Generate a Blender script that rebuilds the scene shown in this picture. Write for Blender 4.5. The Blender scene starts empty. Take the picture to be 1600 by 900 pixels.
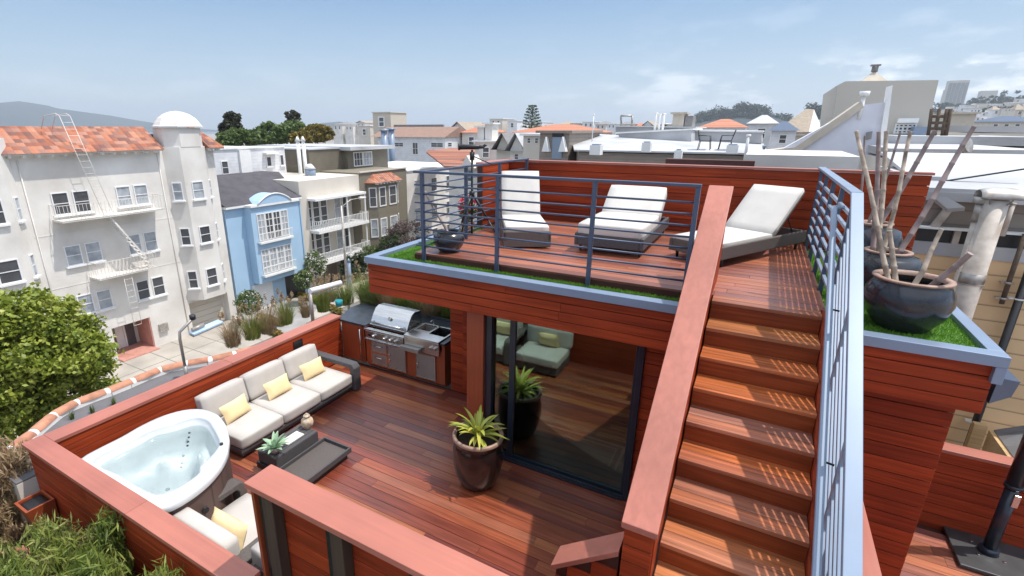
import bpy, bmesh, math, random
from math import sin, cos, pi, radians
from mathutils import Vector, Matrix
R = random.Random(7)
SC = bpy.context.scene
COL = SC.collection

# ------------------------------------------------------------------ camera, world, sun, exposure
F_PX, CX, CY, YAW, PITCH, H = 782.3, 728.0, 450.0, -0.5234, 0.307, 4.28
FW = Vector((sin(YAW)*cos(PITCH), cos(YAW)*cos(PITCH), -sin(PITCH)))
RT = Vector((cos(YAW), -sin(YAW), 0))
DN = FW.cross(RT)
cd = bpy.data.cameras.new('camera'); cam = bpy.data.objects.new('camera', cd); COL.objects.link(cam)
cd.sensor_width = 36; cd.lens = F_PX/1600*36; cd.shift_x = 72/1600.0
cd.clip_start = 0.05; cd.clip_end = 60000
cam.matrix_world = Matrix(((RT.x, -DN.x, -FW.x, 0), (RT.y, -DN.y, -FW.y, 0), (RT.z, -DN.z, -FW.z, H), (0, 0, 0, 1)))
SC.camera = cam

SUN_DIR = Vector((0.40, 0.175, 1.0)).normalized()
sd = bpy.data.lights.new('sun', 'SUN'); sun = bpy.data.objects.new('sun', sd); COL.objects.link(sun)
sd.energy = 2.5; sd.angle = radians(0.8); sd.color = (1.0, 0.955, 0.89)
sun.rotation_euler = SUN_DIR.to_track_quat('Z', 'Y').to_euler()
elev = math.asin(SUN_DIR.z); azim = math.atan2(SUN_DIR.x, SUN_DIR.y)

W = bpy.data.worlds.new('World'); SC.world = W; W.use_nodes = True
nt = W.node_tree; nt.nodes.clear()
wo = nt.nodes.new('ShaderNodeOutputWorld'); bg = nt.nodes.new('ShaderNodeBackground')
sky = nt.nodes.new('ShaderNodeTexSky'); sky.sky_type = 'NISHITA'; sky.sun_disc = False
sky.sun_elevation = elev; sky.sun_rotation = azim; sky.air_density = 1.0; sky.dust_density = 0.7; sky.ozone_density = 2.0
bg.inputs[1].default_value = 0.15
# thin cloud streaks low over the horizon
tc = nt.nodes.new('ShaderNodeTexCoord'); sep = nt.nodes.new('ShaderNodeSeparateXYZ'); nt.links.new(tc.outputs['Generated'], sep.inputs[0])
mp = nt.nodes.new('ShaderNodeMapping'); mp.inputs['Scale'].default_value = (3.2, 3.2, 10.0); nt.links.new(tc.outputs['Generated'], mp.inputs[0])
nz = nt.nodes.new('ShaderNodeTexNoise'); nz.inputs['Scale'].default_value = 2.6; nz.inputs['Detail'].default_value = 7; nz.inputs['Roughness'].default_value = 0.6
nt.links.new(mp.outputs[0], nz.inputs[0])  # streaks
cr = nt.nodes.new('ShaderNodeValToRGB'); cr.color_ramp.elements[0].position = 0.50; cr.color_ramp.elements[1].position = 0.64
nt.links.new(nz.outputs['Fac'], cr.inputs[0])
zr = nt.nodes.new('ShaderNodeValToRGB'); e = zr.color_ramp.elements
e[0].position = 0.0; e[0].color = (0, 0, 0, 1); e[1].position = 0.3; e[1].color = (0, 0, 0, 1)
a = e.new(0.025); a.color = (.5, .5, .5, 1); a = e.new(0.05); a.color = (1, 1, 1, 1); a = e.new(0.085); a.color = (.8, .8, .8, 1); a = e.new(0.105); a.color = (.22, .22, .22, 1); a = e.new(0.2); a.color = (.05, .05, .05, 1)
nt.links.new(sep.outputs['Z'], zr.inputs[0])
mu = nt.nodes.new('ShaderNodeMath'); mu.operation = 'MULTIPLY'; nt.links.new(cr.outputs[0], mu.inputs[0]); nt.links.new(zr.outputs[0], mu.inputs[1])
xr = nt.nodes.new('ShaderNodeMapRange'); xr.inputs[1].default_value = -.45; xr.inputs[2].default_value = .15; xr.inputs[3].default_value = .08; xr.inputs[4].default_value = .8; nt.links.new(sep.outputs['X'], xr.inputs[0])
mu2 = nt.nodes.new('ShaderNodeMath'); mu2.operation = 'MULTIPLY'; nt.links.new(xr.outputs[0], mu2.inputs[1]); nt.links.new(mu.outputs[0], mu2.inputs[0])
mx = nt.nodes.new('ShaderNodeMixRGB'); mx.inputs[2].default_value = (6.2, 6.2, 6.2, 1)
nt.links.new(mu2.outputs[0], mx.inputs[0]); nt.links.new(sky.outputs[0], mx.inputs[1])
# marine haze: the sky whitens toward the horizon; bright overhead stops are added fill
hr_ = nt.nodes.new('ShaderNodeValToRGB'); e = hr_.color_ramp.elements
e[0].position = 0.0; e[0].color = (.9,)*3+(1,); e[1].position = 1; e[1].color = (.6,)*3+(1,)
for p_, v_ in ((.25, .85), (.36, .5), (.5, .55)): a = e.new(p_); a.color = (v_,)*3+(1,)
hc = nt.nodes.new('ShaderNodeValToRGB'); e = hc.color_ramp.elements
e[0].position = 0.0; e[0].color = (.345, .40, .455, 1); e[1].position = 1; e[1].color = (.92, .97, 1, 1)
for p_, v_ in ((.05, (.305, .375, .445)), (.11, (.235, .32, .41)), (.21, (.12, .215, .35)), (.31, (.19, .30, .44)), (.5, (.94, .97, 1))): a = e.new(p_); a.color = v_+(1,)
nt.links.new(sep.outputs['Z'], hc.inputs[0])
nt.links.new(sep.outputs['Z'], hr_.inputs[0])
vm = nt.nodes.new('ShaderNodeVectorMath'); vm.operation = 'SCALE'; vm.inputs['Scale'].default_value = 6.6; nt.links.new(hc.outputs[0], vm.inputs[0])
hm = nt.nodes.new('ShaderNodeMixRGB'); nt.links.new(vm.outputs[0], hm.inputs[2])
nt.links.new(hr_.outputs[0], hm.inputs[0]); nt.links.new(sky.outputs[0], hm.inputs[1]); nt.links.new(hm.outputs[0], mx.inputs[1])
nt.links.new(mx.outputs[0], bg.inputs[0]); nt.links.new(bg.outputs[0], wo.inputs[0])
SC.view_settings.view_transform = 'Standard'; SC.view_settings.look = 'None'
SC.view_settings.exposure = 0.86; SC.view_settings.gamma = 1
SC.view_settings.use_curve_mapping = False
HAZE = 2.6e-4

# ------------------------------------------------------------------ photo measurement helpers (pixel -> point on a real plane)
def ray(px, py): return FW + RT*((px-CX)/F_PX) + DN*((py-CY)/F_PX)
def aX(px, py, X): r = ray(px, py); t = X/r.x; return Vector((X, r.y*t, H+r.z*t))
def aY(px, py, Y): r = ray(px, py); t = Y/r.y; return Vector((r.x*t, Y, H+r.z*t))
def aZ(px, py, z): r = ray(px, py); t = (z-H)/r.z; return Vector((r.x*t, r.y*t, z))

# ------------------------------------------------------------------ mesh builder
class MB:
    def __init__(s, M=None): s.v = []; s.f = []; s.M = M; s.sm = []
    def add(s, vs, fs, smooth=False):
        o = len(s.v)
        for p in vs:
            p = Vector(p)
            s.v.append(tuple(s.M @ p) if s.M is not None else tuple(p))
        for f in fs: s.f.append(tuple(i+o for i in f)); s.sm.append(smooth)
        return s
    def box(s, x0, y0, z0, x1, y1, z1):
        x0, x1 = min(x0, x1), max(x0, x1); y0, y1 = min(y0, y1), max(y0, y1); z0, z1 = min(z0, z1), max(z0, z1)
        return s.add([(x0,y0,z0),(x1,y0,z0),(x1,y1,z0),(x0,y1,z0),(x0,y0,z1),(x1,y0,z1),(x1,y1,z1),(x0,y1,z1)],
                     [(0,3,2,1),(4,5,6,7),(0,1,5,4),(1,2,6,5),(2,3,7,6),(3,0,4,7)])
    def hexa(s, b, t):   # bottom 4 pts (ccw from above), top 4 pts
        return s.add(list(b)+list(t), [(0,3,2,1),(4,5,6,7),(0,1,5,4),(1,2,6,5),(2,3,7,6),(3,0,4,7)])
    def poly(s, pts, z0, z1):  # vertical prism from xy ccw outline
        n = len(pts)
        return s.add([(p[0],p[1],z0) for p in pts]+[(p[0],p[1],z1) for p in pts],
                     [tuple(range(n-1,-1,-1)), tuple(range(n,2*n))]+[(i,(i+1)%n,n+(i+1)%n,n+i) for i in range(n)])
    def ext(s, pts, d):  # polygon in space extruded along d
        n = len(pts); d = Vector(d); P = [Vector(p) for p in pts]
        return s.add(P+[p+d for p in P], [tuple(range(n)), tuple(range(2*n-1,n-1,-1))]+[(i,n+i,n+(i+1)%n,(i+1)%n) for i in range(n)])
    def cyl(s, p0, p1, r0, r1=None, n=12, caps=True):
        p0 = Vector(p0); p1 = Vector(p1); r1 = r0 if r1 is None else r1
        d = (p1-p0).normalized(); u = d.cross(Vector((0,0,1)) if abs(d.z) < .9 else Vector((1,0,0))).normalized(); w = d.cross(u)
        vs = [p0+(u*cos(2*pi*i/n)+w*sin(2*pi*i/n))*r0 for i in range(n)]+[p1+(u*cos(2*pi*i/n)+w*sin(2*pi*i/n))*r1 for i in range(n)]
        s.add(vs, [(i,n+i,n+(i+1)%n,(i+1)%n)[::-1] for i in range(n)], True)
        if caps:
            o = len(s.v)-2*n
            s.f.append(tuple(o+i for i in range(n-1,-1,-1))); s.sm.append(False)
            s.f.append(tuple(o+n+i for i in range(n))); s.sm.append(False)
        return s
    def tube(s, pts, r, n=8):
        P = [Vector(p) for p in pts]; rr = r if isinstance(r, (list, tuple)) else [r]*len(P)
        d0 = (P[1]-P[0]).normalized(); u = d0.cross(Vector((0,0,1)) if abs(d0.z) < .9 else Vector((1,0,0))).normalized()
        vs = []
        for i, p in enumerate(P):
            d = (P[min(i+1,len(P)-1)]-P[max(i-1,0)]).normalized(); u = (u-d*u.dot(d)).normalized(); w = d.cross(u)
            vs += [p+(u*cos(2*pi*k/n)+w*sin(2*pi*k/n))*rr[i] for k in range(n)]
        fs = [(i*n+k,i*n+(k+1)%n,(i+1)*n+(k+1)%n,(i+1)*n+k) for i in range(len(P)-1) for k in range(n)]
        s.add(vs, fs, True)
        o = len(s.v)-len(vs)
        s.f.append(tuple(o+k for k in range(n-1,-1,-1))); s.sm.append(False)
        s.f.append(tuple(o+len(vs)-n+k for k in range(n))); s.sm.append(False)
        return s
    def lathe(s, c, prof, n=28):
        c = Vector(c); vs = []; m = len(prof)
        for r, z in prof: vs += [c+Vector((r*cos(2*pi*k/n), r*sin(2*pi*k/n), z)) for k in range(n)]
        return s.add(vs, [(i*n+k,i*n+(k+1)%n,(i+1)*n+(k+1)%n,(i+1)*n+k) for i in range(m-1) for k in range(n)], True)
    def bar(s, p0, p1, w, h, up=(0,0,1)):  # rectangular bar
        p0 = Vector(p0); p1 = Vector(p1); d = (p1-p0).normalized(); sd_ = d.cross(Vector(up)).normalized()*w/2; u = sd_.cross(d).normalized()*h/2
        return s.add([p0-sd_-u,p0+sd_-u,p1+sd_-u,p1-sd_-u,p0-sd_+u,p0+sd_+u,p1+sd_+u,p1-sd_+u],
                     [(0,3,2,1),(4,5,6,7),(0,1,5,4),(1,2,6,5),(2,3,7,6),(3,0,4,7)])
    def build(s, name, m, parent=None, bevel=0, seg=2, sub=0):
        me = bpy.data.meshes.new(name); me.from_pydata(s.v, [], s.f); me.validate()
        if len(me.polygons) == len(s.sm): me.polygons.foreach_set('use_smooth', s.sm)
        if m: me.materials.append(m)
        bm = bmesh.new(); bm.from_mesh(me); bmesh.ops.recalc_face_normals(bm, faces=bm.faces[:]) if len(bm.faces) < 4000 else None; bm.to_mesh(me); bm.free()
        o = bpy.data.objects.new(name, me); COL.objects.link(o)
        if parent is not None: o.parent = parent; o.matrix_parent_inverse = Matrix.Translation(-parent.location) if parent.type == 'EMPTY' and parent.parent is None else Matrix.Identity(4)
        if sub:
            for p in me.polygons: p.use_smooth = True
            b = o.modifiers.new('s', 'SUBSURF'); b.levels = sub; b.render_levels = sub
        if bevel:
            b = o.modifiers.new('b', 'BEVEL'); b.width = bevel; b.segments = seg; b.limit_method = 'ANGLE'; b.angle_limit = radians(35)
        return o
def tag(o, label=None, cat=None, group=None, kind=None):
    if label: o['label'] = label
    if cat: o['category'] = cat
    if group: o['group'] = group
    if kind: o['kind'] = kind
    return o
def thing(name, loc, label, cat, group=None):
    o = bpy.data.objects.new(name, None); o.location = loc; o.empty_display_size = .2; COL.objects.link(o)
    return tag(o, label, cat, group)
def copy_tree(o, parent=None):
    c = o.copy(); COL.objects.link(c)
    if parent is not None: c.parent = parent
    for ch in list(o.children): copy_tree(ch, c)
    return c

# ------------------------------------------------------------------ materials
def newmat(name):
    m = bpy.data.materials.new(name); m.use_nodes = True
    return m, m.node_tree, m.node_tree.nodes['Principled BSDF']
def N(t, k, **kw):
    n = t.nodes.new(k)
    for a_, b_ in kw.items(): setattr(n, a_, b_)
    return n
def mat(name, col, rough=.6, metal=0, var=.12, scale=4, bump=0, bscale=40, spec=.5, coat=0, stain=None, stretch=(1,1,1), isl=0):
    """plain surface with mottled colour, optional bump, optional dirt colour, optional per-piece tone change"""
    m, t, b = newmat(name)
    b.inputs['Roughness'].default_value = rough; b.inputs['Metallic'].default_value = metal
    b.inputs['Specular IOR Level'].default_value = spec; b.inputs['Coat Weight'].default_value = coat
    tc = N(t, 'ShaderNodeTexCoord'); mp = N(t, 'ShaderNodeMapping'); mp.inputs['Scale'].default_value = stretch
    t.links.new(tc.outputs['Object'], mp.inputs[0])
    n = N(t, 'ShaderNodeTexNoise'); n.inputs['Scale'].default_value = scale; n.inputs['Detail'].default_value = 6
    t.links.new(mp.outputs[0], n.inputs[0])
    c = N(t, 'ShaderNodeValToRGB'); c.color_ramp.elements[0].position = .3; c.color_ramp.elements[1].position = .7
    c.color_ramp.elements[0].color = (*[x*(1-var) for x in (stain or col)], 1); c.color_ramp.elements[1].color = (*[min(1, x*(1+var)) for x in col], 1)
    t.links.new(n.outputs['Fac'], c.inputs[0]); out = c.outputs[0]
    if isl:
        g = N(t, 'ShaderNodeNewGeometry'); mr = N(t, 'ShaderNodeMapRange'); mr.inputs[3].default_value = 1-isl; mr.inputs[4].default_value = 1+isl
        t.links.new(g.outputs['Random Per Island'], mr.inputs[0])
        mm = N(t, 'ShaderNodeMixRGB', blend_type='MULTIPLY'); mm.inputs[0].default_value = 1
        t.links.new(out, mm.inputs[1]); t.links.new(mr.outputs[0], mm.inputs[2]); out = mm.outputs[0]
    t.links.new(out, b.inputs['Base Color'])
    if bump:
        n2 = N(t, 'ShaderNodeTexNoise'); n2.inputs['Scale'].default_value = bscale; n2.inputs['Detail'].default_value = 4
        t.links.new(mp.outputs[0], n2.inputs[0]); bp = N(t, 'ShaderNodeBump'); bp.inputs['Strength'].default_value = bump; bp.inputs['Distance'].default_value = .02
        t.links.new(n2.outputs['Fac'], bp.inputs['Height']); t.links.new(bp.outputs[0], b.inputs['Normal'])
    return m
def wood(name, cols, axis=0, rough=.35, grain=.35, coat=.2, gs=1.0, spec=.5):
    """timber: each board its own tone, grain running along the chosen axis"""
    m, t, b = newmat(name)
    tc = N(t, 'ShaderNodeTexCoord'); mp = N(t, 'ShaderNodeMapping'); sc = [38*gs]*3; sc[axis] = 1.3*gs; mp.inputs['Scale'].default_value = sc
    g = N(t, 'ShaderNodeNewGeometry')
    ad = N(t, 'ShaderNodeVectorMath', operation='MULTIPLY_ADD'); t.links.new(g.outputs['Random Per Island'], ad.inputs[0]); ad.inputs[1].default_value = (31, 17, 23)
    t.links.new(tc.outputs['Object'], ad.inputs[2]); t.links.new(ad.outputs[0], mp.inputs[0])
    n = N(t, 'ShaderNodeTexNoise'); n.inputs['Scale'].default_value = 1; n.inputs['Detail'].default_value = 5; n.inputs['Distortion'].default_value = .6
    t.links.new(mp.outputs[0], n.inputs[0])
    r = N(t, 'ShaderNodeValToRGB'); el = r.color_ramp.elements
    while len(el) < len(cols): el.new(.5)
    for i, c in enumerate(cols): el[i].position = i/(len(cols)-1); el[i].color = (*c, 1)
    oi = N(t, 'ShaderNodeObjectInfo'); sm_ = N(t, 'ShaderNodeMath', operation='ADD'); t.links.new(g.outputs['Random Per Island'], sm_.inputs[0]); t.links.new(oi.outputs['Random'], sm_.inputs[1]); fr0 = N(t, 'ShaderNodeMath', operation='FRACT'); t.links.new(sm_.outputs[0], fr0.inputs[0])
    t.links.new(fr0.outputs[0], r.inputs[0])
    mr = N(t, 'ShaderNodeMapRange'); mr.inputs[1].default_value = .3; mr.inputs[2].default_value = .7; mr.inputs[3].default_value = 1-grain; mr.inputs[4].default_value = 1+grain
    t.links.new(n.outputs['Fac'], mr.inputs[0])
    mm = N(t, 'ShaderNodeMixRGB', blend_type='MULTIPLY'); mm.inputs[0].default_value = 1
    t.links.new(r.outputs[0], mm.inputs[1]); t.links.new(mr.outputs[0], mm.inputs[2])
    n3 = N(t, 'ShaderNodeTexNoise'); n3.inputs['Scale'].default_value = 1.1; n3.inputs['Detail'].default_value = 3; t.links.new(tc.outputs['Object'], n3.inputs[0])
    mr3 = N(t, 'ShaderNodeMapRange'); mr3.inputs[1].default_value = .3; mr3.inputs[2].default_value = .7; mr3.inputs[3].default_value = .82; mr3.inputs[4].default_value = 1.15
    t.links.new(n3.outputs['Fac'], mr3.inputs[0])
    m4 = N(t, 'ShaderNodeMixRGB', blend_type='MULTIPLY'); m4.inputs[0].default_value = 1; t.links.new(mm.outputs[0], m4.inputs[1]); t.links.new(mr3.outputs[0], m4.inputs[2])
    t.links.new(m4.outputs[0], b.inputs['Base Color'])
    mr2 = N(t, 'ShaderNodeMapRange'); mr2.inputs[3].default_value = rough-.08; mr2.inputs[4].default_value = rough+.14
    t.links.new(n.outputs['Fac'], mr2.inputs[0]); t.links.new(mr2.outputs[0], b.inputs['Roughness'])
    b.inputs['Coat Weight'].default_value = coat; b.inputs['Coat Roughness'].default_value = .25; b.inputs['Specular IOR Level'].default_value = spec
    bp = N(t, 'ShaderNodeBump'); bp.inputs['Strength'].default_value = .12; bp.inputs['Distance'].default_value = .005
    t.links.new(n.outputs['Fac'], bp.inputs['Height']); t.links.new(bp.outputs[0], b.inputs['Normal'])
    return m
def glass(name, tint, ior=1.5, rough=.0, base=0, gcol=(.92,.97,.95)):
    m, t, b = newmat(name); t.nodes.remove(b); out = t.nodes['Material Output']
    tr = N(t, 'ShaderNodeBsdfTransparent'); tr.inputs[0].default_value = (*tint, 1)
    gl = N(t, 'ShaderNodeBsdfGlossy'); gl.inputs['Roughness'].default_value = rough; gl.inputs[0].default_value = gcol+(1,)
    fr = N(t, 'ShaderNodeFresnel'); fr.inputs[0].default_value = ior
    ad = N(t, 'ShaderNodeMath', operation='ADD'); ad.use_clamp = True; ad.inputs[1].default_value = base; t.links.new(fr.outputs[0], ad.inputs[0])
    mx = N(t, 'ShaderNodeMixShader'); t.links.new(ad.outputs[0], mx.inputs[0]); t.links.new(tr.outputs[0], mx.inputs[1]); t.links.new(gl.outputs[0], mx.inputs[2])
    t.links.new(mx.outputs[0], out.inputs[0]); return m
def leafmat(name, cols, rough=.55, trans=.25):
    m, t, b = newmat(name)
    g = N(t, 'ShaderNodeNewGeometry'); tc = N(t, 'ShaderNodeTexCoord'); n = N(t, 'ShaderNodeTexNoise'); n.inputs['Scale'].default_value = 1.7; n.inputs['Detail'].default_value = 3
    t.links.new(tc.outputs['Object'], n.inputs[0])
    ad = N(t, 'ShaderNodeMath', operation='MULTIPLY_ADD'); ad.inputs[1].default_value = .55; t.links.new(g.outputs['Random Per Island'], ad.inputs[0])
    mr = N(t, 'ShaderNodeMapRange'); mr.inputs[1].default_value = .3; mr.inputs[2].default_value = .7; mr.inputs[3].default_value = 0; mr.inputs[4].default_value = .45
    t.links.new(n.outputs['Fac'], mr.inputs[0]); t.links.new(mr.outputs[0], ad.inputs[2])
    r = N(t, 'ShaderNodeValToRGB'); el = r.color_ramp.elements
    while len(el) < len(cols): el.new(.5)
    for i, c in enumerate(cols): el[i].position = i/(len(cols)-1); el[i].color = (*c, 1)
    t.links.new(ad.outputs[0], r.inputs[0]); t.links.new(r.outputs[0], b.inputs['Base Color']); b.inputs['Roughness'].default_value = rough
    tl = N(t, 'ShaderNodeBsdfTranslucent'); t.links.new(r.outputs[0], tl.inputs[0]); mx = N(t, 'ShaderNodeMixShader'); mx.inputs[0].default_value = trans
    t.links.new(b.outputs[0], mx.inputs[1]); t.links.new(tl.outputs[0], mx.inputs[2]); t.links.new(mx.outputs[0], t.nodes['Material Output'].inputs[0])
    return m
def courses(name, col, dark, pitch, axis=2, bump=.6, rough=.6, var=.1, brick=None):
    """surface with regular courses (lap siding, roof shingles)"""
    m, t, b = newmat(name)
    tc = N(t, 'ShaderNodeTexCoord'); sp = N(t, 'ShaderNodeSeparateXYZ'); t.links.new(tc.outputs['Object'], sp.inputs[0])
    d = N(t, 'ShaderNodeMath', operation='DIVIDE'); d.inputs[1].default_value = pitch; t.links.new(sp.outputs[axis], d.inputs[0])
    fr = N(t, 'ShaderNodeMath', operation='FRACT'); t.links.new(d.outputs[0], fr.inputs[0])
    r = N(t, 'ShaderNodeValToRGB'); el = r.color_ramp.elements; el[0].position = .0; el[0].color = (*dark, 1); el[1].position = .14; el[1].color = (*col, 1)
    t.links.new(fr.outputs[0], r.inputs[0])
    n = N(t, 'ShaderNodeTexNoise'); n.inputs['Scale'].default_value = 1.5; n.inputs['Detail'].default_value = 6; t.links.new(tc.outputs['Object'], n.inputs[0])
    mr = N(t, 'ShaderNodeMapRange'); mr.inputs[1].default_value = .3; mr.inputs[2].default_value = .7; mr.inputs[3].default_value = 1-var; mr.inputs[4].default_value = 1+var
    t.links.new(n.outputs['Fac'], mr.inputs[0]); mm = N(t, 'ShaderNodeMixRGB', blend_type='MULTIPLY'); mm.inputs[0].default_value = 1
    t.links.new(r.outputs[0], mm.inputs[1]); t.links.new(mr.outputs[0], mm.inputs[2]); t.links.new(mm.outputs[0], b.inputs['Base Color']); b.inputs['Roughness'].default_value = rough
    bp = N(t, 'ShaderNodeBump'); bp.inputs['Strength'].default_value = bump; bp.inputs['Distance'].default_value = pitch*.15
    t.links.new(fr.outputs[0], bp.inputs['Height']); t.links.new(bp.outputs[0], b.inputs['Normal'])
    return m

M = {}
M['deck'] = wood('ipe_deck', [(.11,.027,.017),(.18,.038,.019),(.14,.034,.026),(.25,.062,.026),(.19,.042,.019),(.35,.115,.045),(.16,.047,.038)], 0, .34, .4, .25)
M['deck_up'] = wood('ipe_deck_weathered', [(.18,.06,.038),(.27,.09,.05),(.22,.08,.065),(.38,.125,.06),(.20,.06,.034)], 0, .4, .35, .2)
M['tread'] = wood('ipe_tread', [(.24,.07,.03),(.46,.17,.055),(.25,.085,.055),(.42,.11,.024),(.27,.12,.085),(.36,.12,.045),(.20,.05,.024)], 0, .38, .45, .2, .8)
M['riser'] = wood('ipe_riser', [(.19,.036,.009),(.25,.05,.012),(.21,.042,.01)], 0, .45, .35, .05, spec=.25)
M['siding'] = wood('red_siding', [(.235,.030,.009),(.28,.038,.010),(.34,.048,.012),(.25,.033,.009)], 0, .55, .32, .02, spec=.2)
M['siding_y'] = wood('red_siding_side', [(.25,.034,.010),(.34,.050,.013),(.29,.041,.011)], 1, .55, .32, .02, spec=.2)
M['stripwood'] = mat('siding_backing', (.06,.015,.008), .7)
M['post_wood'] = wood('post_wood', [(.27,.052,.017),(.30,.06,.018)], 2, .45, .15, .1)
M['cap_old'] = mat('cap_paint', (.43,.165,.12), .42, var=.05, scale=2.2, bump=.04, bscale=60, stain=(.40,.15,.11))
M['cap'] = wood('salmon_stained_cap', [(.355,.118,.083),(.39,.135,.094)], 0, .42, .09, .05, .55)
M['cap_y'] = wood('salmon_stained_cap_lengthwise', [(.355,.118,.083),(.39,.135,.094)], 1, .42, .09, .05, .55)
M['cap_dull'] = mat('cap_underside', (.2,.05,.03), .5)
M['dark_post'] = wood('old_dark_timber', [(.045,.028,.018),(.06,.035,.02)], 2, .7, .3, 0)
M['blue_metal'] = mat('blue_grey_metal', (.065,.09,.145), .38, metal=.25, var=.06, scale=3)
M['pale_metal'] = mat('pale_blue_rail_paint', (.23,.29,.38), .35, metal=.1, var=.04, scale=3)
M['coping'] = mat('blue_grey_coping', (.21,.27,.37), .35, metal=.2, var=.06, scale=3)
M['turf'] = leafmat('turf_blades', [(.08,.20,.01),(.15,.34,.02),(.24,.46,.04)], .7, .2)
M['turf_base'] = mat('turf_base', (.06,.15,.018), .9, var=.3, scale=40)
M['steel'] = mat('brushed_steel', (.62,.61,.59), .26, metal=1, var=.08, scale=3, bump=.05, bscale=90, stretch=(1,1,14))
M['steel_dark'] = mat('dull_steel', (.36,.335,.31), .5, metal=.7, var=.1)
M['stone'] = mat('dark_countertop', (.03,.037,.05), .3, var=.5, scale=9, stain=(.045,.05,.06))
M['black'] = mat('black_finish', (.012,.012,.014), .4, var=.2)
M['blackgloss'] = mat('dark_aluminium', (.015,.022,.035), .28, var=.2)
M['wicker'] = mat('grey_brown_wicker', (.105,.088,.08), .6, var=.35, scale=120, bump=.5, bscale=160)
M['wicker_dark'] = mat('charcoal_wicker', (.075,.07,.074), .6, var=.35, scale=120, bump=.5, bscale=160)
M['cushion'] = mat('pale_grey_cushion', (.50,.465,.43), .9, var=.06, scale=5, bump=.12, bscale=260)
M['lounge_cushion'] = mat('off_white_cushion', (.57,.54,.50), .9, var=.05, scale=5, bump=.1, bscale=260)
M['yellow'] = mat('yellow_fabric', (.80,.62,.34), .85, var=.06, scale=6, bump=.15, bscale=200)
M['acrylic'] = mat('white_acrylic', (.60,.61,.62), .16, var=.05, scale=3, stain=(.53,.56,.58), coat=.4)
M['skirt'] = courses('brown_skirt', (.105,.062,.052), (.03,.018,.015), .09, 0, .3)
M['water'] = glass('pool_water', (.88,.945,.95), 1.33, .02)
M['glaze_pot'] = mat('glazed_blue_black', (.018,.02,.027), .22, var=.6, scale=6, stain=(.035,.03,.03), coat=.3)
M['brown_pot'] = mat('glazed_brown', (.016,.010,.010), .2, var=.5, scale=5, stain=(.026,.015,.013), coat=.4)
M['pot_rim'] = mat('worn_clay_rim', (.30,.19,.14), .5, var=.3, scale=12)
M['terracotta'] = mat('terracotta', (.42,.19,.115), .8, var=.25, scale=8)
M['soil'] = mat('soil', (.03,.02,.014), .95, var=.5, scale=30, bump=.6, bscale=60)
M['bamboo'] = mat('bleached_bamboo', (.44,.36,.28), .6, var=.35, scale=9, stain=(.26,.19,.14))
M['bamboo2'] = mat('grey_bamboo', (.24,.18,.165), .6, var=.35, scale=9)
M['leaf_brom'] = leafmat('yellow_green_leaf', [(.16,.24,.03),(.45,.48,.08),(.62,.55,.12)], .4)
M['leaf_agave'] = leafmat('pale_green_leaf', [(.30,.45,.28),(.42,.58,.40)], .5)
M['leaf_tree'] = leafmat('bright_leaf', [(.07,.11,.012),(.17,.22,.02),(.30,.34,.045),(.42,.40,.10)], .5)
M['leaf_dark'] = leafmat('dark_leaf', [(.018,.035,.012),(.04,.07,.02),(.075,.11,.03)], .6)
M['leaf_mid'] = leafmat('mid_leaf', [(.045,.075,.018),(.10,.15,.035),(.18,.23,.06)], .6)
M['leaf_conifer'] = leafmat('brown_green_needles', [(.025,.028,.014),(.05,.05,.025),(.085,.08,.04)], .7)
M['leaf_gold'] = leafmat('golden_leaf', [(.10,.10,.015),(.22,.18,.03),(.3,.16,.03)], .6)
M['leaf_purple'] = leafmat('purple_brown_leaf', [(.07,.045,.045),(.13,.09,.085),(.16,.13,.10)], .7)
M['leaf_garden'] = leafmat('feathery_leaf', [(.05,.08,.015),(.13,.18,.03),(.24,.28,.05),(.36,.32,.12)], .6)
M['leaf_olive'] = leafmat('olive_leaf', [(.07,.09,.02),(.15,.17,.04),(.26,.27,.08),(.34,.29,.13)], .6)
M['leaf_dry'] = leafmat('dry_grass', [(.20,.13,.07),(.38,.26,.15),(.26,.24,.11)], .7)
M['leaf_red'] = leafmat('red_petal', [(.5,.01,.02),(.7,.03,.06)], .5)
M['leaf_white'] = leafmat('white_petal', [(.7,.68,.62),(.8,.78,.74)], .5)
M['bark'] = mat('bark', (.10,.07,.05), .9, var=.3, scale=12, bump=.5)
M['stucco'] = mat('warm_white_stucco', (.75,.72,.675), .85, var=.06, scale=.55, stain=(.62,.58,.53), bump=.1, bscale=12)
M['stucco2'] = mat('cream_stucco', (.60,.55,.48), .85, var=.06, scale=.7)
M['white'] = mat('white_paint', (.78,.77,.75), .5, var=.04)
M['blue_house'] = mat('light_blue_stucco', (.36,.52,.68), .75, var=.05, scale=.8)
M['olive'] = courses('olive_siding', (.155,.135,.10), (.11,.095,.07), .22, 2, .3)
M['olive2'] = mat('olive_stucco', (.20,.175,.13), .8, var=.06)
M['grey_siding'] = courses('taupe_siding', (.27,.225,.19), (.16,.13,.11), .2, 2, .5)
M['white_siding'] = courses('white_siding', (.72,.72,.73), (.5,.5,.52), .24, 2, .4)
M['yellow_siding'] = courses('yellow_lap_siding', (.76,.52,.29), (.30,.19,.10), .215, 2, .7, var=.06)
M['shingle'] = courses('charcoal_shingles', (.075,.07,.08), (.045,.042,.05), .22, 1, .4, .9, .2)
M['tar'] = mat('grey_roofing_felt', (.125,.12,.125), .85, var=.12, scale=4, bump=.2, bscale=80)
M['window'] = mat('window_glass_dark', (.045,.045,.05), .08, var=.5, scale=1.6, spec=.8, stain=(.17,.18,.19))
M['blind'] = mat('window_with_blind', (.40,.42,.44), .3, var=.2, scale=2, spec=.7, stain=(.30,.33,.37))
M['sash'] = mat('white_sash', (.76,.76,.76), .5, var=.03)
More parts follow.
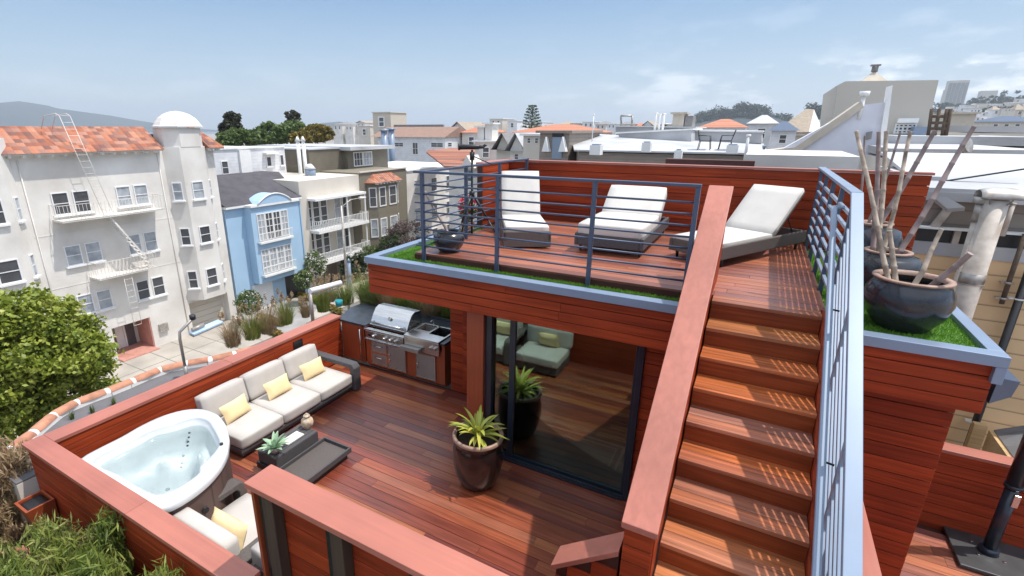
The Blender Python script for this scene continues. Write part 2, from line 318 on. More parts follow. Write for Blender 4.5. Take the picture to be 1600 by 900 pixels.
M['concrete'] = mat('pavement_concrete', (.42,.38,.33), .9, var=.1, scale=.6, stain=(.34,.31,.27))
M['asphalt'] = mat('asphalt', (.16,.155,.15), .9, var=.15, scale=.5)
M['white_roof'] = mat('white_membrane', (.49,.49,.50), .6, var=.08, scale=.6, stain=(.38,.38,.385))
M['galv'] = mat('galvanised_steel', (.42,.41,.39), .45, metal=.4, var=.22, scale=7, stain=(.36,.30,.25))
M['flue'] = mat('painted_flue', (.50,.45,.40), .6, metal=.1, var=.18, scale=5, stain=(.40,.33,.27))
M['rust'] = mat('rust', (.35,.13,.04), .9, var=.4, scale=20)
M['beige'] = mat('beige_render', (.50,.46,.40), .85, var=.04, scale=.5)
M['pale_wood'] = wood('new_plywood', [(.50,.33,.16),(.54,.36,.18)], 0, .7, .2, 0)
M['far_green'] = leafmat('far_wood', [(.014,.024,.012),(.03,.045,.018),(.05,.065,.03)], .8, .1)
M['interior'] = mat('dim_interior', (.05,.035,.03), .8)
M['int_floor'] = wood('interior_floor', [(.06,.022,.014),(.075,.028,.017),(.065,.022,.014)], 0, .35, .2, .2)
M['rug'] = mat('brown_rug', (.50,.38,.27), .95, var=.15, scale=60)
M['rug_line'] = mat('pale_rug_line', (.80,.76,.66), .95, var=.15, scale=60)
M['green_hose'] = mat('green_hose', (.02,.35,.12), .4)
M['teal'] = mat('teal_plastic', (.02,.28,.34), .4)
M['paper'] = mat('pale_paper', (.62,.60,.55), .7, var=.1, scale=30)
M['ceramic'] = mat('crackled_cream_ceramic', (.60,.50,.38), .3, var=.4, scale=14, stain=(.42,.27,.15), coat=.3)
M['haze_hill'] = mat('hill_scrub', (.035,.05,.055), .95, var=.2, scale=.01)
def tiles(name, cols, pu, pv, ua=1, va=2):
    """clay barrel tiles: half-round ribs down the slope, courses across"""
    m, t, b = newmat(name)
    tc = N(t, 'ShaderNodeTexCoord'); sp = N(t, 'ShaderNodeSeparateXYZ'); t.links.new(tc.outputs['Object'], sp.inputs[0])
    du = N(t, 'ShaderNodeMath', operation='DIVIDE'); du.inputs[1].default_value = pu; t.links.new(sp.outputs[ua], du.inputs[0])
    dv = N(t, 'ShaderNodeMath', operation='DIVIDE'); dv.inputs[1].default_value = pv; t.links.new(sp.outputs[va], dv.inputs[0])
    fu = N(t, 'ShaderNodeMath', operation='FLOOR'); t.links.new(du.outputs[0], fu.inputs[0]); fv = N(t, 'ShaderNodeMath', operation='FLOOR'); t.links.new(dv.outputs[0], fv.inputs[0])
    cb = N(t, 'ShaderNodeCombineXYZ'); t.links.new(fu.outputs[0], cb.inputs[0]); t.links.new(fv.outputs[0], cb.inputs[1])
    wn = N(t, 'ShaderNodeTexWhiteNoise', noise_dimensions='3D'); t.links.new(cb.outputs[0], wn.inputs[0])
    r = N(t, 'ShaderNodeValToRGB'); el = r.color_ramp.elements
    while len(el) < len(cols): el.new(.5)
    for i, c in enumerate(cols): el[i].position = i/(len(cols)-1); el[i].color = (*c, 1)
    t.links.new(wn.outputs[0], r.inputs[0])
    cu = N(t, 'ShaderNodeMath', operation='FRACT'); t.links.new(du.outputs[0], cu.inputs[0]); cv = N(t, 'ShaderNodeMath', operation='FRACT'); t.links.new(dv.outputs[0], cv.inputs[0])
    pp = N(t, 'ShaderNodeMath', operation='PINGPONG'); pp.inputs[1].default_value = .5; t.links.new(cu.outputs[0], pp.inputs[0])
    ad = N(t, 'ShaderNodeMath', operation='MULTIPLY_ADD'); t.links.new(cv.outputs[0], ad.inputs[0]); ad.inputs[1].default_value = -.5; t.links.new(pp.outputs[0], ad.inputs[2])
    bp = N(t, 'ShaderNodeBump'); bp.inputs['Strength'].default_value = 1; bp.inputs['Distance'].default_value = pu*.4
    t.links.new(ad.outputs[0], bp.inputs['Height']); t.links.new(bp.outputs[0], b.inputs['Normal'])
    t.links.new(r.outputs[0], b.inputs['Base Color']); b.inputs['Roughness'].default_value = .8
    return m
M['tiles'] = tiles('clay_roof_tiles', [(.22,.08,.055),(.34,.115,.06),(.43,.16,.085),(.40,.20,.14),(.17,.075,.06),(.46,.21,.13)], .3, .16)
M['tiles_far'] = tiles('far_clay_tiles', [(.42,.15,.08),(.48,.19,.11),(.45,.22,.15)], .5, .3)

def siding(mb, u0, u1, z0, z1, place, pitch=.14, gap=.008, th=.02, seg=None):
    """horizontal boards with shadow gaps; place(u,z,w)->xyz"""
    n = max(1, round((z1-z0)/pitch)); p = (z1-z0)/n
    for i in range(n):
        cuts = [u0, u1]
        if u1-u0 > 3: cuts = [u0, u0+(u1-u0)*R.uniform(.3, .7), u1]
        for k in range(len(cuts)-1):
            a0, a1 = cuts[k]+(.002 if k else 0), cuts[k+1]; b0, b1 = z0+i*p+gap/2, z0+(i+1)*p-gap/2
            mb.add([place(a0,b0,0),place(a1,b0,0),place(a1,b1,0),place(a0,b1,0),place(a0,b0,th),place(a1,b0,th),place(a1,b1,th),place(a0,b1,th)],
                   [(0,3,2,1),(4,5,6,7),(0,1,5,4),(1,2,6,5),(2,3,7,6),(3,0,4,7)])
def boards(mb, x0, x1, y0, y1, ztop, pitch=.14, gap=.006, th=.025, lmin=1.4, lmax=3.2, z_=None):
    y = y0
    while y < y1-.01:
        x = x0-R.uniform(0, 2)
        while x < x1:
            l = R.uniform(lmin, lmax); a0, a1 = max(x, x0), min(x+l, x1)
            if a1-a0 > .03: mb.box(a0+.0015, y, ztop-th, a1-.0015, min(y+pitch-gap, y1), ztop)
            x += l
        y += pitch
# ================================================================== STRUCTURE: floors and ground
mb = MB(); boards(mb, -6.5, -.45, 1.85, 6.52, 0)
tag(mb.build('deck_floor', M['deck']), kind='structure')
mb = MB(); mb.box(-6.7, 1.76, -.3, -.4, 6.6, -.03); mb.box(-2.9,.5,-.3,.7,1.76,-.03); tag(mb.build('deck_subfloor', M['stripwood']), kind='structure')
mb = MB(); boards(mb, -3.88, .68, 5.36, 8.66, 2.70); tag(mb.build('upper_deck_floor', M['deck_up']), kind='structure')
mb = MB(); boards(mb, 1.0, 5.0, .5, 6.5, 0); tag(mb.build('side_deck_floor', M['deck_up']), kind='structure')
mb = MB(); mb.box(1.0, .5, -.3, 5.0, 6.9, -.03); tag(mb.build('side_subfloor', M['stripwood']), kind='structure')

# ------------------------------------------------------------------ our penthouse: walls, fascia, coping, post
hs = thing('penthouse', (-1.3, 7.0, 0), 'red timber clad penthouse with a planted flat roof and deep fascia above the lower deck', 'house')
mb = MB(); mb.box(-4.42, 5.07, 2.15, -.46, 5.4, 2.58); mb.box(.74, 5.07, 2.15, 1.79, 5.4, 2.58); mb.box(-4.42, 5.4, 2.15, 1.79, 8.85, 2.58); mb.box(-.78,5.34,.0,1.70,8.8,2.15); mb.box(-4.05,6.58,0,-2.85,8.8,2.15); mb.box(-2.95,8.4,0,-.7,8.8,2.15)
mb.build('roof_and_core', M['stripwood'], hs)
PY = lambda Y: (lambda u, z, w: (u, Y-w, z))
for u0_,u1_ in ((-4.45,-.46),(.74,1.79)):
    mb = MB(); siding(mb, u0_, u1_, 2.13, 2.56, PY(5.06), pitch=.108); mb.build('fascia', M['siding'], hs, .002, 1)
mb = MB(); mb.box(-4.45, 5.066, 2.12, 1.77, 6.56, 2.14); mb.build('soffit', M['siding'], hs)
for u0_,u1_ in ((-.80,-.46),(.74,1.73)):
    mb = MB(); siding(mb, u0_, u1_, 0, 2.115, PY(5.33)); mb.build('front_cladding', M['siding'], hs, .002, 1)
mb = MB(); siding(mb, -4.07, -2.75, 0, 2.115, PY(6.56)); wc = mb.build('alcove_cladding', M['siding'], hs, .002, 1)
mb = MB(); mb.box(-3.83, 6.525, .12, -2.98, 6.536, 1.98); siding(mb, -3.81, -3.0, .14, 1.96, PY(6.526), th=.012)
ad_ = mb.build('access_door', M['siding'], hs)
mb = MB(); mb.box(-3.70, 6.50, 1.52, -3.67, 6.515, 1.70); mb.build('pull_slot', M['black'], ad_)
mb = MB(); mb.box(-3.70, 6.50, .92, -3.67, 6.515, 1.10); mb.build('pull_slot', M['black'], ad_)
mb = MB(); mb.box(-3.0, 5.22, 0, -2.755, 5.46, 2.12); mb.build('corner_post', M['post_wood'], hs, .006)
# coping (front run, left run, right run)
mb = MB()
mb.box(-4.46, 4.985, 2.56, -.47, 5.12, 2.65); mb.box(.74, 4.985, 2.56, 1.83, 5.12, 2.65); mb.box(-4.46, 5.12, 2.56, -4.33, 8.9, 2.65); mb.box(1.73, 5.12, 2.56, 1.83, 8.6, 2.65); mb.box(1.765, 4.99, 2.42, 1.83, 5.09, 2.56)
mb.build('coping', M['coping'], hs, .004)
mb = MB(); mb.ext([(1.84,5.10,2.44),(2.02,5.25,2.38),(2.0,5.25,2.24),(1.84,5.12,2.20)], (0,.28,0)); mb.build('rainwater_head', M['blue_metal'], hs, .004)
mb = MB(); mb.box(-3.9, 5.365, 2.58, -.45, 5.40, 2.675); mb.box(-3.91, 5.38, 2.58, -3.88, 8.66, 2.675); mb.box(.68,5.30,2.58,.71,8.66,2.675); mb.build('deck_rim_board', M['stripwood'], hs)
mb = MB(); mb.cyl((.94,5.305,1.22),(.94,5.27,1.22),.022,n=12); mb.cyl((.94,5.27,1.22),(.94,5.255,1.22),.03,n=12); mb.build('wall_spigot', M['galv'], hs)
# room behind the glass
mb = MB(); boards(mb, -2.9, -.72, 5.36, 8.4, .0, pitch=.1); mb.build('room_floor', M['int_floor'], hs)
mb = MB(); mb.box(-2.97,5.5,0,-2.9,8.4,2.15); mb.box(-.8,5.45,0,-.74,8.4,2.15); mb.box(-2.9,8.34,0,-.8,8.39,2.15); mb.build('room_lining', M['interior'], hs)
# sliding door
dr = MB(); dr.box(-2.755,5.27,0,-2.66,5.37,2.12); dr.box(-.86,5.27,0,-.80,5.37,2.12); dr.box(-2.66,5.27,2.06,-.86,5.37,2.118); dr.box(-2.66,5.25,.0,-.86,5.37,.035); dr.box(-2.66,5.262,.035,-.86,5.28,.06)
dr = dr.build('sliding_door', M['blackgloss'], hs, .004)
mb = MB(); mb.box(-2.43,5.315,.035,-2.35,5.355,2.06); mb.box(-.90,5.318,.035,-.86,5.352,2.06); mb.box(-2.35,5.318,.035,-.9,5.352,.085); mb.box(-2.66,5.33,.035,-2.43,5.36,.08); mb.build('leaf_frame', M['blackgloss'], dr, .003)
M['door_glass'] = glass('tinted_door_glass', (.88,.90,.88), 1.65, .012, .14, (.62,.85,.76))
mb = MB(); mb.box(-2.66,5.335,.08,-2.43,5.343,2.06); mb.build('glass_pane', M['door_glass'], dr)
mb = MB(); mb.box(-2.35,5.333,.085,-.9,5.341,2.06); mb.build('glass_pane', M['door_glass'], dr)
# rug inside
rg = thing('floor_rug', (-1.7,6.0,0), 'brown bordered rug on the dark floor just behind the sliding glass door', 'rug')
mb = MB(); mb.box(-2.34,5.58,.004,-1.06,6.36,.012); mb.build('rug_field', M['rug'], rg)
mb = MB()
for a0, a1, b0, b1 in ((-2.34,-1.06,5.58,5.62),(-2.34,-1.06,6.32,6.36),(-2.34,-2.30,5.62,6.32),(-1.10,-1.06,5.62,6.32)): mb.box(a0,b0,.012,a1,b1,.0145)
for a0, a1, b0, b1 in ((-2.24,-1.16,5.68,5.70),(-2.24,-1.16,6.24,6.26),(-2.24,-2.22,5.70,6.24),(-1.18,-1.16,5.70,6.24)): mb.box(a0,b0,.012,a1,b1,.0145)
mb.build('rug_border', M['rug_line'], rg)

# ------------------------------------------------------------------ turf
tf = MB()
def turf(x0,x1,y0,y1,n):
    for _ in range(n):
        x=R.uniform(x0,x1); y=R.uniform(y0,y1); a=R.uniform(0,6.28); l=R.uniform(.015,.032); w=.004
        dx,dy=cos(a)*w,sin(a)*w; tx,ty=R.uniform(-.012,.012),R.uniform(-.012,.012)
        tf.add([(x-dx,y-dy,2.60),(x+dx,y+dy,2.60),(x+tx,y+ty,2.60+l)],[(0,1,2)])
turf(-4.33,-.46,5.12,5.36,9000); turf(-4.33,-3.9,5.36,8.8,9000); turf(.73,1.73,5.12,8.6,22000)
tag(tf.build('turf', M['turf']), 'short bright green artificial grass covering the flat roof strips', 'grass', kind='stuff')
mb = MB(); mb.box(-4.33,5.12,2.58,-.3,8.8,2.60); mb.box(-.3,5.35,2.58,.70,8.8,2.60); mb.box(.70,5.12,2.58,1.73,8.6,2.60); tag(mb.build('turf_base', M['turf_base']), kind='structure')

# ------------------------------------------------------------------ staircase
NR, RIS, RUN, Y0 = 15, .18, .279, 5.16
st = thing('staircase', (.2,3.1,0), 'straight timber staircase climbing from the lower deck to the sun terrace', 'stairs')
for i in range(NR):
    zt = 2.70-RIS*i; yf = Y0-RUN*i
    if zt < .1: break
    mb = MB()
    if i == 0: mb.box(-.23,yf,zt-.035,.66,yf+.10,zt); mb.box(-.23,yf+.104,zt-.035,.66,yf+.20,zt)
    else:
        mb.box(-.23,yf,zt-.035,.66,yf+.138,zt); mb.box(-.23,yf+.143,zt-.035,.66,yf+.30,zt)
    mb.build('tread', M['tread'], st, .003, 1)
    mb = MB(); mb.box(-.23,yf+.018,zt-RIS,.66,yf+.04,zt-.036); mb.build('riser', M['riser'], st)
gw = thing('stair_guard_wall', (-.35,4.4,0), 'sloping boarded guard wall with broad salmon cap beside the left of the stairs', 'wall')
sl = .636
def wz(y): return 1.76+(y-2.95)*sl
mb = MB(); mb.ext([(-.43,2.97,0),(-.43,5.98,0),(-.43,5.98,wz(5.98)-.05),(-.43,2.97,wz(2.97)-.05)], (.16,0,0)); mb.build('core', M['stripwood'], gw)
mb = MB()
z = 0
while z < wz(2.96)-.06:
    z1 = min(z+.132, wz(2.96)-.055); mb.box(-.445,2.95,z,-.255,2.968,z1); z += .14
mb.build('end_cladding', M['siding'], gw, .002, 1)
mb = MB(); z = 0
while z < 3.6:
    z1 = z+.132; ys = max(2.97, 2.95+(z1+.06-1.76)/sl)
    if ys < 5.97: mb.box(-.445, ys, z, -.431, 5.98, z1)
    z += .14
mb.build('outer_cladding', M['siding_y'], gw)
mb = MB(); mb.ext([(-.269,2.97,0),(-.269,5.98,0),(-.269,5.98,wz(5.98)-.05),(-.269,2.97,wz(2.97)-.05)], (.024,0,0)); mb.build('inner_cladding', M['siding_y'], gw)
mb = MB(); mb.ext([(-.465,2.92,wz(2.92)-.05),(-.465,6.02,wz(6.02)-.05),(-.465,6.02,wz(6.02)),(-.465,2.92,wz(2.92))], (.235,0,0)); mb.build('cap', M['cap_y'], gw, .005)
# wing wall at the stair foot
ww = thing('wing_wall', (-.7,3.05,0), 'short boarded wing wall with a slanted salmon cap at the stair foot', 'wall')
mb = MB(); mb.hexa([(-.92,3.0,0),(-.466,3.0,0),(-.466,3.13,0),(-.92,3.13,0)], [(-.92,3.0,1.02),(-.466,3.0,1.38),(-.466,3.13,1.38),(-.92,3.13,1.02)]); mb.build('core', M['stripwood'], ww)
mb = MB(); z=0
while z < 1.36:
    z1=min(z+.132,1.39); xl=-.92+max(0,(z1-1.04))/.36*.454
    if xl<-.49: mb.box(xl,2.98,z,-.466,2.998,z1)
    z+=.14
mb.build('cladding', M['siding'], ww, .002, 1)
mb = MB(); mb.ext([(-.95,2.95,1.03),(-.466,2.95,1.41),(-.466,2.95,1.46),(-.95,2.95,1.08)], (0,.22,0)); mb.build('cap', M['cap'], ww, .004)
# right side wall of the stair with level cap
rw = thing('stair_side_wall', (.85,3.5,0), 'level salmon capped wall on the outer right side of the stairs', 'wall')
mb = MB(); mb.box(.74,.9,0,.96,5.30,1.66); mb.build('core', M['siding_y'], rw)
mb = MB(); mb.box(.72,.85,1.66,1.0,5.305,1.71); mb.build('cap', M['cap_y'], rw, .005)
mb = MB(); mb.ext([(.665,.9,0),(.665,5.3,0),(.665,5.3,2.72),(.665,.9,2.72-4.4*.645)], (.05,0,0)); mb.build('stringer', M['siding_y'], rw)

# ------------------------------------------------------------------ parapets
pp = thing('street_parapet', (-6.6,4.1,0), 'long low red boarded parapet with salmon cap behind the sofa', 'wall')
mb = MB(); mb.box(-6.72,1.75,-.2,-6.54,6.50,.86); mb.build('core', M['stripwood'], pp)
mb = MB(); siding(mb, 1.88, 6.50, .0, .862, lambda u,z,w: (-6.54+w,u,z), pitch=.108); mb.build('cladding', M['siding_y'], pp, .002, 1)
mb = MB(); siding(mb, -6.72, -6.52, .0, .862, PY(6.50), pitch=.108, th=-.02); mb.build('end_cladding', M['siding'], pp)
for a_,b_ in ((1.90,4.198),(4.202,6.53)):
    mb = MB(); mb.box(-6.76,a_,.862,-6.505,b_,.905); mb.build('cap', M['cap_y'], pp, .003)
mb = MB(); mb.box(-6.518,5.36,.60,-6.505,5.56,.80); mb.build('vent_cover', M['black'], pp)
pf = thing('front_parapet', (-4.9,1.8,0), 'salmon capped red parapet in front of the hot tub and armchair', 'wall')
mb = MB(); mb.box(-6.70,1.74,-.2,-3.0,1.84,.86); mb.build('core', M['stripwood'], pf)
mb = MB(); siding(mb, -6.72, -3.0, -.6, .862, PY(1.74), pitch=.108); mb.build('cladding', M['siding'], pf, .002, 1)
for a_,b_ in ((-6.76,-4.602),(-4.598,-3.0)):
    mb = MB(); mb.box(a_,1.69,.862,b_,1.898,.906); mb.build('cap', M['cap'], pf, .003)
pq = thing('foreground_wall', (-1.8,2.0,0), 'tall foreground wall with broad salmon cap and dark posts on its near side', 'wall')
mb = MB(); mb.box(-2.90,2.0,0,-.5,2.02,1.75); mb.build('core', M['stripwood'], pq)
mb = MB(); siding(mb, -2.90,-.5,0,1.745,PY(1.998),pitch=.14,th=.018); siding(mb,-2.90,-.5,0,1.745,lambda u,z,w:(u,2.022+w,z),pitch=.14,th=.018); mb.build('cladding', M['siding'], pq, .002, 1)
mb = MB(); mb.box(-2.935,1.88,0,-2.905,2.06,1.75); mb.build('end_board', M['post_wood'], pq)
for x in (-2.83,-2.15,-1.45,-.8):
    mb = MB(); mb.box(x,1.885,0,x+.115,1.975,1.75); mb.build('post', M['dark_post'], pq, .006)
    mb = MB(); mb.box(x-.05,1.90,0,x-.012,1.975,1.75); mb.build('batten', M['black'], pq)
mb = MB(); mb.box(-2.96,1.85,1.75,-.45,2.10,1.80); mb.build('cap', M['cap'], pq, .005)
# privacy wall of the sun terrace
pw = thing('terrace_back_wall', (-1.1,8.75,2.7), 'long dark red boarded screen wall behind the sun loungers', 'wall')
mb = MB(); mb.box(-4.12,8.76,2.6,1.90,8.86,3.70); mb.box(-4.22,7.7,2.6,-4.12,8.86,3.70); mb.build('core', M['stripwood'], pw)
mb = MB(); siding(mb,-4.10,1.92,2.62,3.71,PY(8.76),pitch=.137); mb.build('cladding', M['siding'], pw, .002, 1)
mb = MB(); siding(mb,7.7,8.74,2.62,3.71,lambda u,z,w:(-4.12+w,u,z),pitch=.137); mb.build('side_cladding', M['siding_y'], pw)
mb = MB(); mb.box(-4.22,8.72,3.712,1.94,8.88,3.745); mb.box(-4.24,7.68,3.712,-4.08,8.72,3.745); mb.build('cap', M['cap'], pw, .003)
# far low wall on the right
fr_ = thing('far_low_wall', (3.1,6.6,0), 'low boarded wall with salmon cap behind the umbrella base', 'wall')
mb = MB(); siding(mb,1.74,5.0,.03,.95,PY(6.62),pitch=.14); mb.box(1.74,6.625,-.2,5.0,6.72,.95); mb.build('cladding', M['siding'], fr_, .002, 1)
mb = MB(); mb.box(1.74,6.57,.952,5.0,6.76,.99); mb.build('cap', M['cap'], fr_, .004)

# ------------------------------------------------------------------ railings
def railing(name, label, posts, ztop, segs, mats, bars_n=8, zb=2.70, bar_r=.011, post_w=.045, top=(.055,.03)):
    o = thing(name, (posts[0][0],posts[0][1],zb), label, 'railing')
    for (x,y,zl) in posts:
        mb = MB(); mb.box(x-post_w/2,y-post_w/2,zl,x+post_w/2,y+post_w/2,ztop-.012); mb.build('post', mats, o, .004)
    for (p,q) in segs:
        mb = MB(); mb.bar((p[0],p[1],ztop),(q[0],q[1],ztop),top[0],top[1]); mb.build('top_rail', mats, o, .004)
        for k in range(bars_n):
            z = zb+.11+(ztop-zb-.16)*k/bars_n
            mb = MB(); mb.cyl((p[0],p[1],z),(q[0],q[1],z),bar_r,n=8); mb.build('bar', mats, o)
    return o
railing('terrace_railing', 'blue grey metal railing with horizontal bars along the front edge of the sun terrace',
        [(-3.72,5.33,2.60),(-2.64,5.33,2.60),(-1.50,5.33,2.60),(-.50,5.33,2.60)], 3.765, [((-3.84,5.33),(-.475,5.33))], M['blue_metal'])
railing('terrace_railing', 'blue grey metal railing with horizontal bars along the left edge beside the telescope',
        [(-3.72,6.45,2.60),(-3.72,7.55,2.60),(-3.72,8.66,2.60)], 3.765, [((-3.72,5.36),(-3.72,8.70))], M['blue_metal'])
# stair railing: wide pale top rail on flat uprights
sr = thing('stair_railing', (.72,5.3,2.7), 'pale blue metal guard railing with flat top rail down the right of the stairs', 'railing')
YK = 5.30
def sz(y): return 3.765 if y >= YK else 3.765-(YK-y)*.66
mb = MB(); mb.bar((.72,8.68,3.765),(.72,YK,3.765),.085,.03); mb.build('top_rail', M['pale_metal'], sr, .004)
mb = MB(); mb.bar((.72,YK,3.765),(.72,1.2,sz(1.2)),.085,.03); mb.build('top_rail', M['pale_metal'], sr, .004)
for y in (8.6,7.8,7.0,6.2,5.34):
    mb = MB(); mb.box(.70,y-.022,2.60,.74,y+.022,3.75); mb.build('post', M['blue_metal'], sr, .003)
for y in (4.4,3.5,2.6,1.7):
    mb = MB(); mb.box(.70,y-.022,sz(y)-1.25,.74,y+.022,sz(y)-.012); mb.build('post', M['pale_metal'], sr, .003)
for k in range(7):
    z = 2.83+.125*k
    mb = MB(); mb.box(.705,YK,z-.015,.735,8.66,z+.015); mb.build('bar', M['pale_metal'], sr, .003)
    dz = 3.765-z
    mb = MB(); mb.bar((.72,YK,z),(.72,1.2,sz(1.2)-dz),.03,.03); mb.build('bar', M['pale_metal'], sr, .003)
hr = thing('stair_handrail', (.63,5.6,2.7), 'slim pale blue handrail on brackets along the inner right side of the stairs', 'handrail')
mb = MB(); mb.bar((.62,5.62,3.60),(.62,1.4,3.60-(5.62-1.4)*.655),.045,.04); mb.build('rail', M['pale_metal'], hr, .01, 3)
mb = MB(); mb.tube([(.62,5.60,3.585),(.62,5.66,3.60),(.66,5.69,3.60),(.705,5.69,3.60)],.018,8); mb.build('return_bend', M['pale_metal'], hr)
for y in (4.7,3.6,2.5):
    zz = 3.60-(5.62-y)*.655
    mb = MB(); mb.tube([(.62,y,zz-.02),(.62,y,zz-.08),(.70,y,zz-.09)],.008); mb.build('bracket', M['black'], hr)

# ================================================================== FURNITURE AND OBJECTS, lower deck
def cushion(x0,y0,z0,x1,y1,z1,M_=None,puff=.25):
    """soft box: subdivided, edges pulled in, faces slightly domed"""
    mb = MB(M_); n = 6; vs = {}; V = []; Fc = []
    c = Vector(((x0+x1)/2,(y0+y1)/2,(z0+z1)/2)); h = Vector(((x1-x0)/2,(y1-y0)/2,(z1-z0)/2)); r = min(h)*.34
    def P(a,b,cc):
        k = (a,b,cc)
        if k in vs: return vs[k]
        p = Vector((a/n*2-1, b/n*2-1, cc/n*2-1)); q = Vector((p.x*h.x, p.y*h.y, p.z*h.z))
        i = Vector([max(-(h[j]-r), min(h[j]-r, q[j])) for j in range(3)]); d = q-i
        if d.length > r*1.0: d = d.normalized()*r
        q = i+d
        for j in range(3):
            o = [k_ for k_ in range(3) if k_ != j]
            if abs(p[j]) > .99: q[j] += math.copysign(min(h)*.06*puff*4*(1-p[o[0]]**2)*(1-p[o[1]]**2)*.5, p[j])
        V.append(c+q); vs[k] = len(V)-1; return vs[k]
    for a in range(n):
        for b in range(n):
            for (f) in (lambda u,v:(u,v,0), lambda u,v:(u,v,n), lambda u,v:(u,0,v), lambda u,v:(u,n,v), lambda u,v:(0,u,v), lambda u,v:(n,u,v)):
                Fc.append((P(*f(a,b)),P(*f(a+1,b)),P(*f(a+1,b+1)),P(*f(a,b+1))))
    mb.add(V, Fc, True); return mb
def pillow(M_, w, h, t):
    """scatter cushion with pinched corners"""
    mb = MB(M_); n = 10; V = []; Fc = []
    for s_ in (1,-1):
        for i in range(n+1):
            for j in range(n+1):
                u, v = i/n*2-1, j/n*2-1
                e = max(0, 1-abs(u)**2.6)*max(0, 1-abs(v)**2.6); pin = 1-.07*(1-abs(u*v))*(abs(u)**4+abs(v)**4)
                V.append((u*w/2*pin, s_*t/2*(e**.45), v*h/2*pin))
    m = (n+1)**2
    for s_ in (0,1):
        for i in range(n):
            for j in range(n):
                a = s_*m+i*(n+1)+j; q = (a,a+n+1,a+n+2,a+1); Fc.append(q if s_ else q[::-1])
    mb.add(V, Fc, True); return mb
def T(x,y,z,rz=0,rx=0,ry=0): return Matrix.Translation((x,y,z)) @ Matrix.Rotation(rz,4,'Z') @ Matrix.Rotation(ry,4,'Y') @ Matrix.Rotation(rx,4,'X')
# --- sofa
sf = thing('sofa', (-5.9,4.6,0), 'long grey cushioned three seat sofa with dark wicker base and one arm', 'sofa')
mb = MB(); mb.box(-6.42,3.50,.03,-5.52,5.80,.10); mb.box(-6.46,3.47,.10,-5.48,5.80,.165); mb.build('base', M['wicker_dark'], sf, .012)
mb = MB(); mb.box(-6.46,3.50,.165,-6.40,5.76,.52); mb.build('back_frame', M['wicker_dark'], sf, .01)
mb = MB(); mb.ext([(-6.46,5.64,.03),(-5.42,5.64,.03),(-5.42,5.64,.44),(-5.48,5.64,.51),(-6.46,5.64,.51),(-6.46,5.64,.43),(-5.55,5.64,.43),(-5.53,5.64,.40),(-5.53,5.64,.12),(-6.46,5.64,.12)], (0,.155,0)); mb.build('arm', M['wicker_dark'], sf, .018, 3)
ys = (3.47,4.19,4.92,5.635)
for i in range(3):
    cushion(-6.24,ys[i]+.006,.165,-5.46,ys[i+1]-.006,.345).build('seat_cushion', M['cushion'], sf)
    cushion(-.09,ys[i]+.01,0,.09,ys[i+1]-.012,.40,T(-6.26,0,.33,0,0,-.22)).build('back_cushion', M['cushion'], sf)
for i,(px,py,rz,lab) in enumerate(((370,640,.12,'pale yellow pillow on the sofa seat nearest the hot tub'),(436,605,.0,'pale yellow pillow on the middle seat of the sofa'),(490,575,-.05,'pale yellow pillow on the sofa seat beside the wicker arm'))):
    c = aX(px,py,-5.97)
    o = pillow(T(-5.99,c.y,.475,pi/2+rz,0,0) @ Matrix.Rotation(-.42,4,'X') @ Matrix.Rotation(.0,4,'Y'), .45,.27,.13).build('pillow', M['yellow'])
    tag(o, lab, 'pillow', 'yellow scatter pillows on the sofa')
# --- armchair and the seat next to it
def chair(x0,x1,y0,y1,label,arms=(1,1)):
    o = thing('armchair' if any(arms) else 'seat_module', ((x0+x1)/2,(y0+y1)/2,0), label, 'armchair' if any(arms) else 'seat')
    mb = MB(); mb.box(x0+.02,y0+.02,.04,x1-.02,y1-.04,.19); mb.build('base', M['wicker'], o, .012)
    mb = MB(); mb.box(x0+.02,y0,.19,x1-.02,y0+.05,.55); mb.build('back_frame', M['wicker'], o, .01)
    for k,(a,xa) in enumerate(zip(arms,(x0-.02,x1-.14))):
        if a:
            mb = MB(); mb.ext([(xa,y0,.52),(xa,y1-.07,.52),(xa,y1-.02,.48),(xa,y1,.42),(xa,y1,.03),(xa,y1-.09,.03),(xa,y1-.09,.40),(xa,y1-.12,.445),(xa,y0,.445)], (.16,0,0)); mb.build('arm', M['wicker'], o, .016, 3)
    a0 = x0+(.14 if arms[0] else .0); a1 = x1-(.14 if arms[1] else 0)
    cushion(a0,y0+.10,.19,a1,y1-.01,.36).build('seat_cushion', M['cushion'], o)
    cushion(a0-.03,y0-.10,0,a1+.03,y0+.07,.37,Matrix.Translation((0,.12,.34))).build('back_cushion', M['cushion'], o)
    return o
chair(-4.66,-3.56,1.98,2.86,'grey cushioned wicker armchair tucked between the hot tub and the foreground wall')
c = aZ(352,832,.5)
tag(pillow(T(-4.02,2.27,.51,pi-.0,0,0) @ Matrix.Rotation(.42,4,'X'), .52,.30,.16).build('pillow', M['yellow']), 'yellow pillow leaning on the back of the armchair', 'pillow')
chair(-3.44,-2.62,2.10,2.90,'armless grey seat module behind the foreground wall, mirrored in the glass door',(0,0))
tag(pillow(T(-3.0,2.36,.50,pi,0,0) @ Matrix.Rotation(.4,4,'X'), .42,.30,.14).build('pillow', M['yellow']), 'yellow pillow on the armless seat mirrored in the glass door', 'pillow')
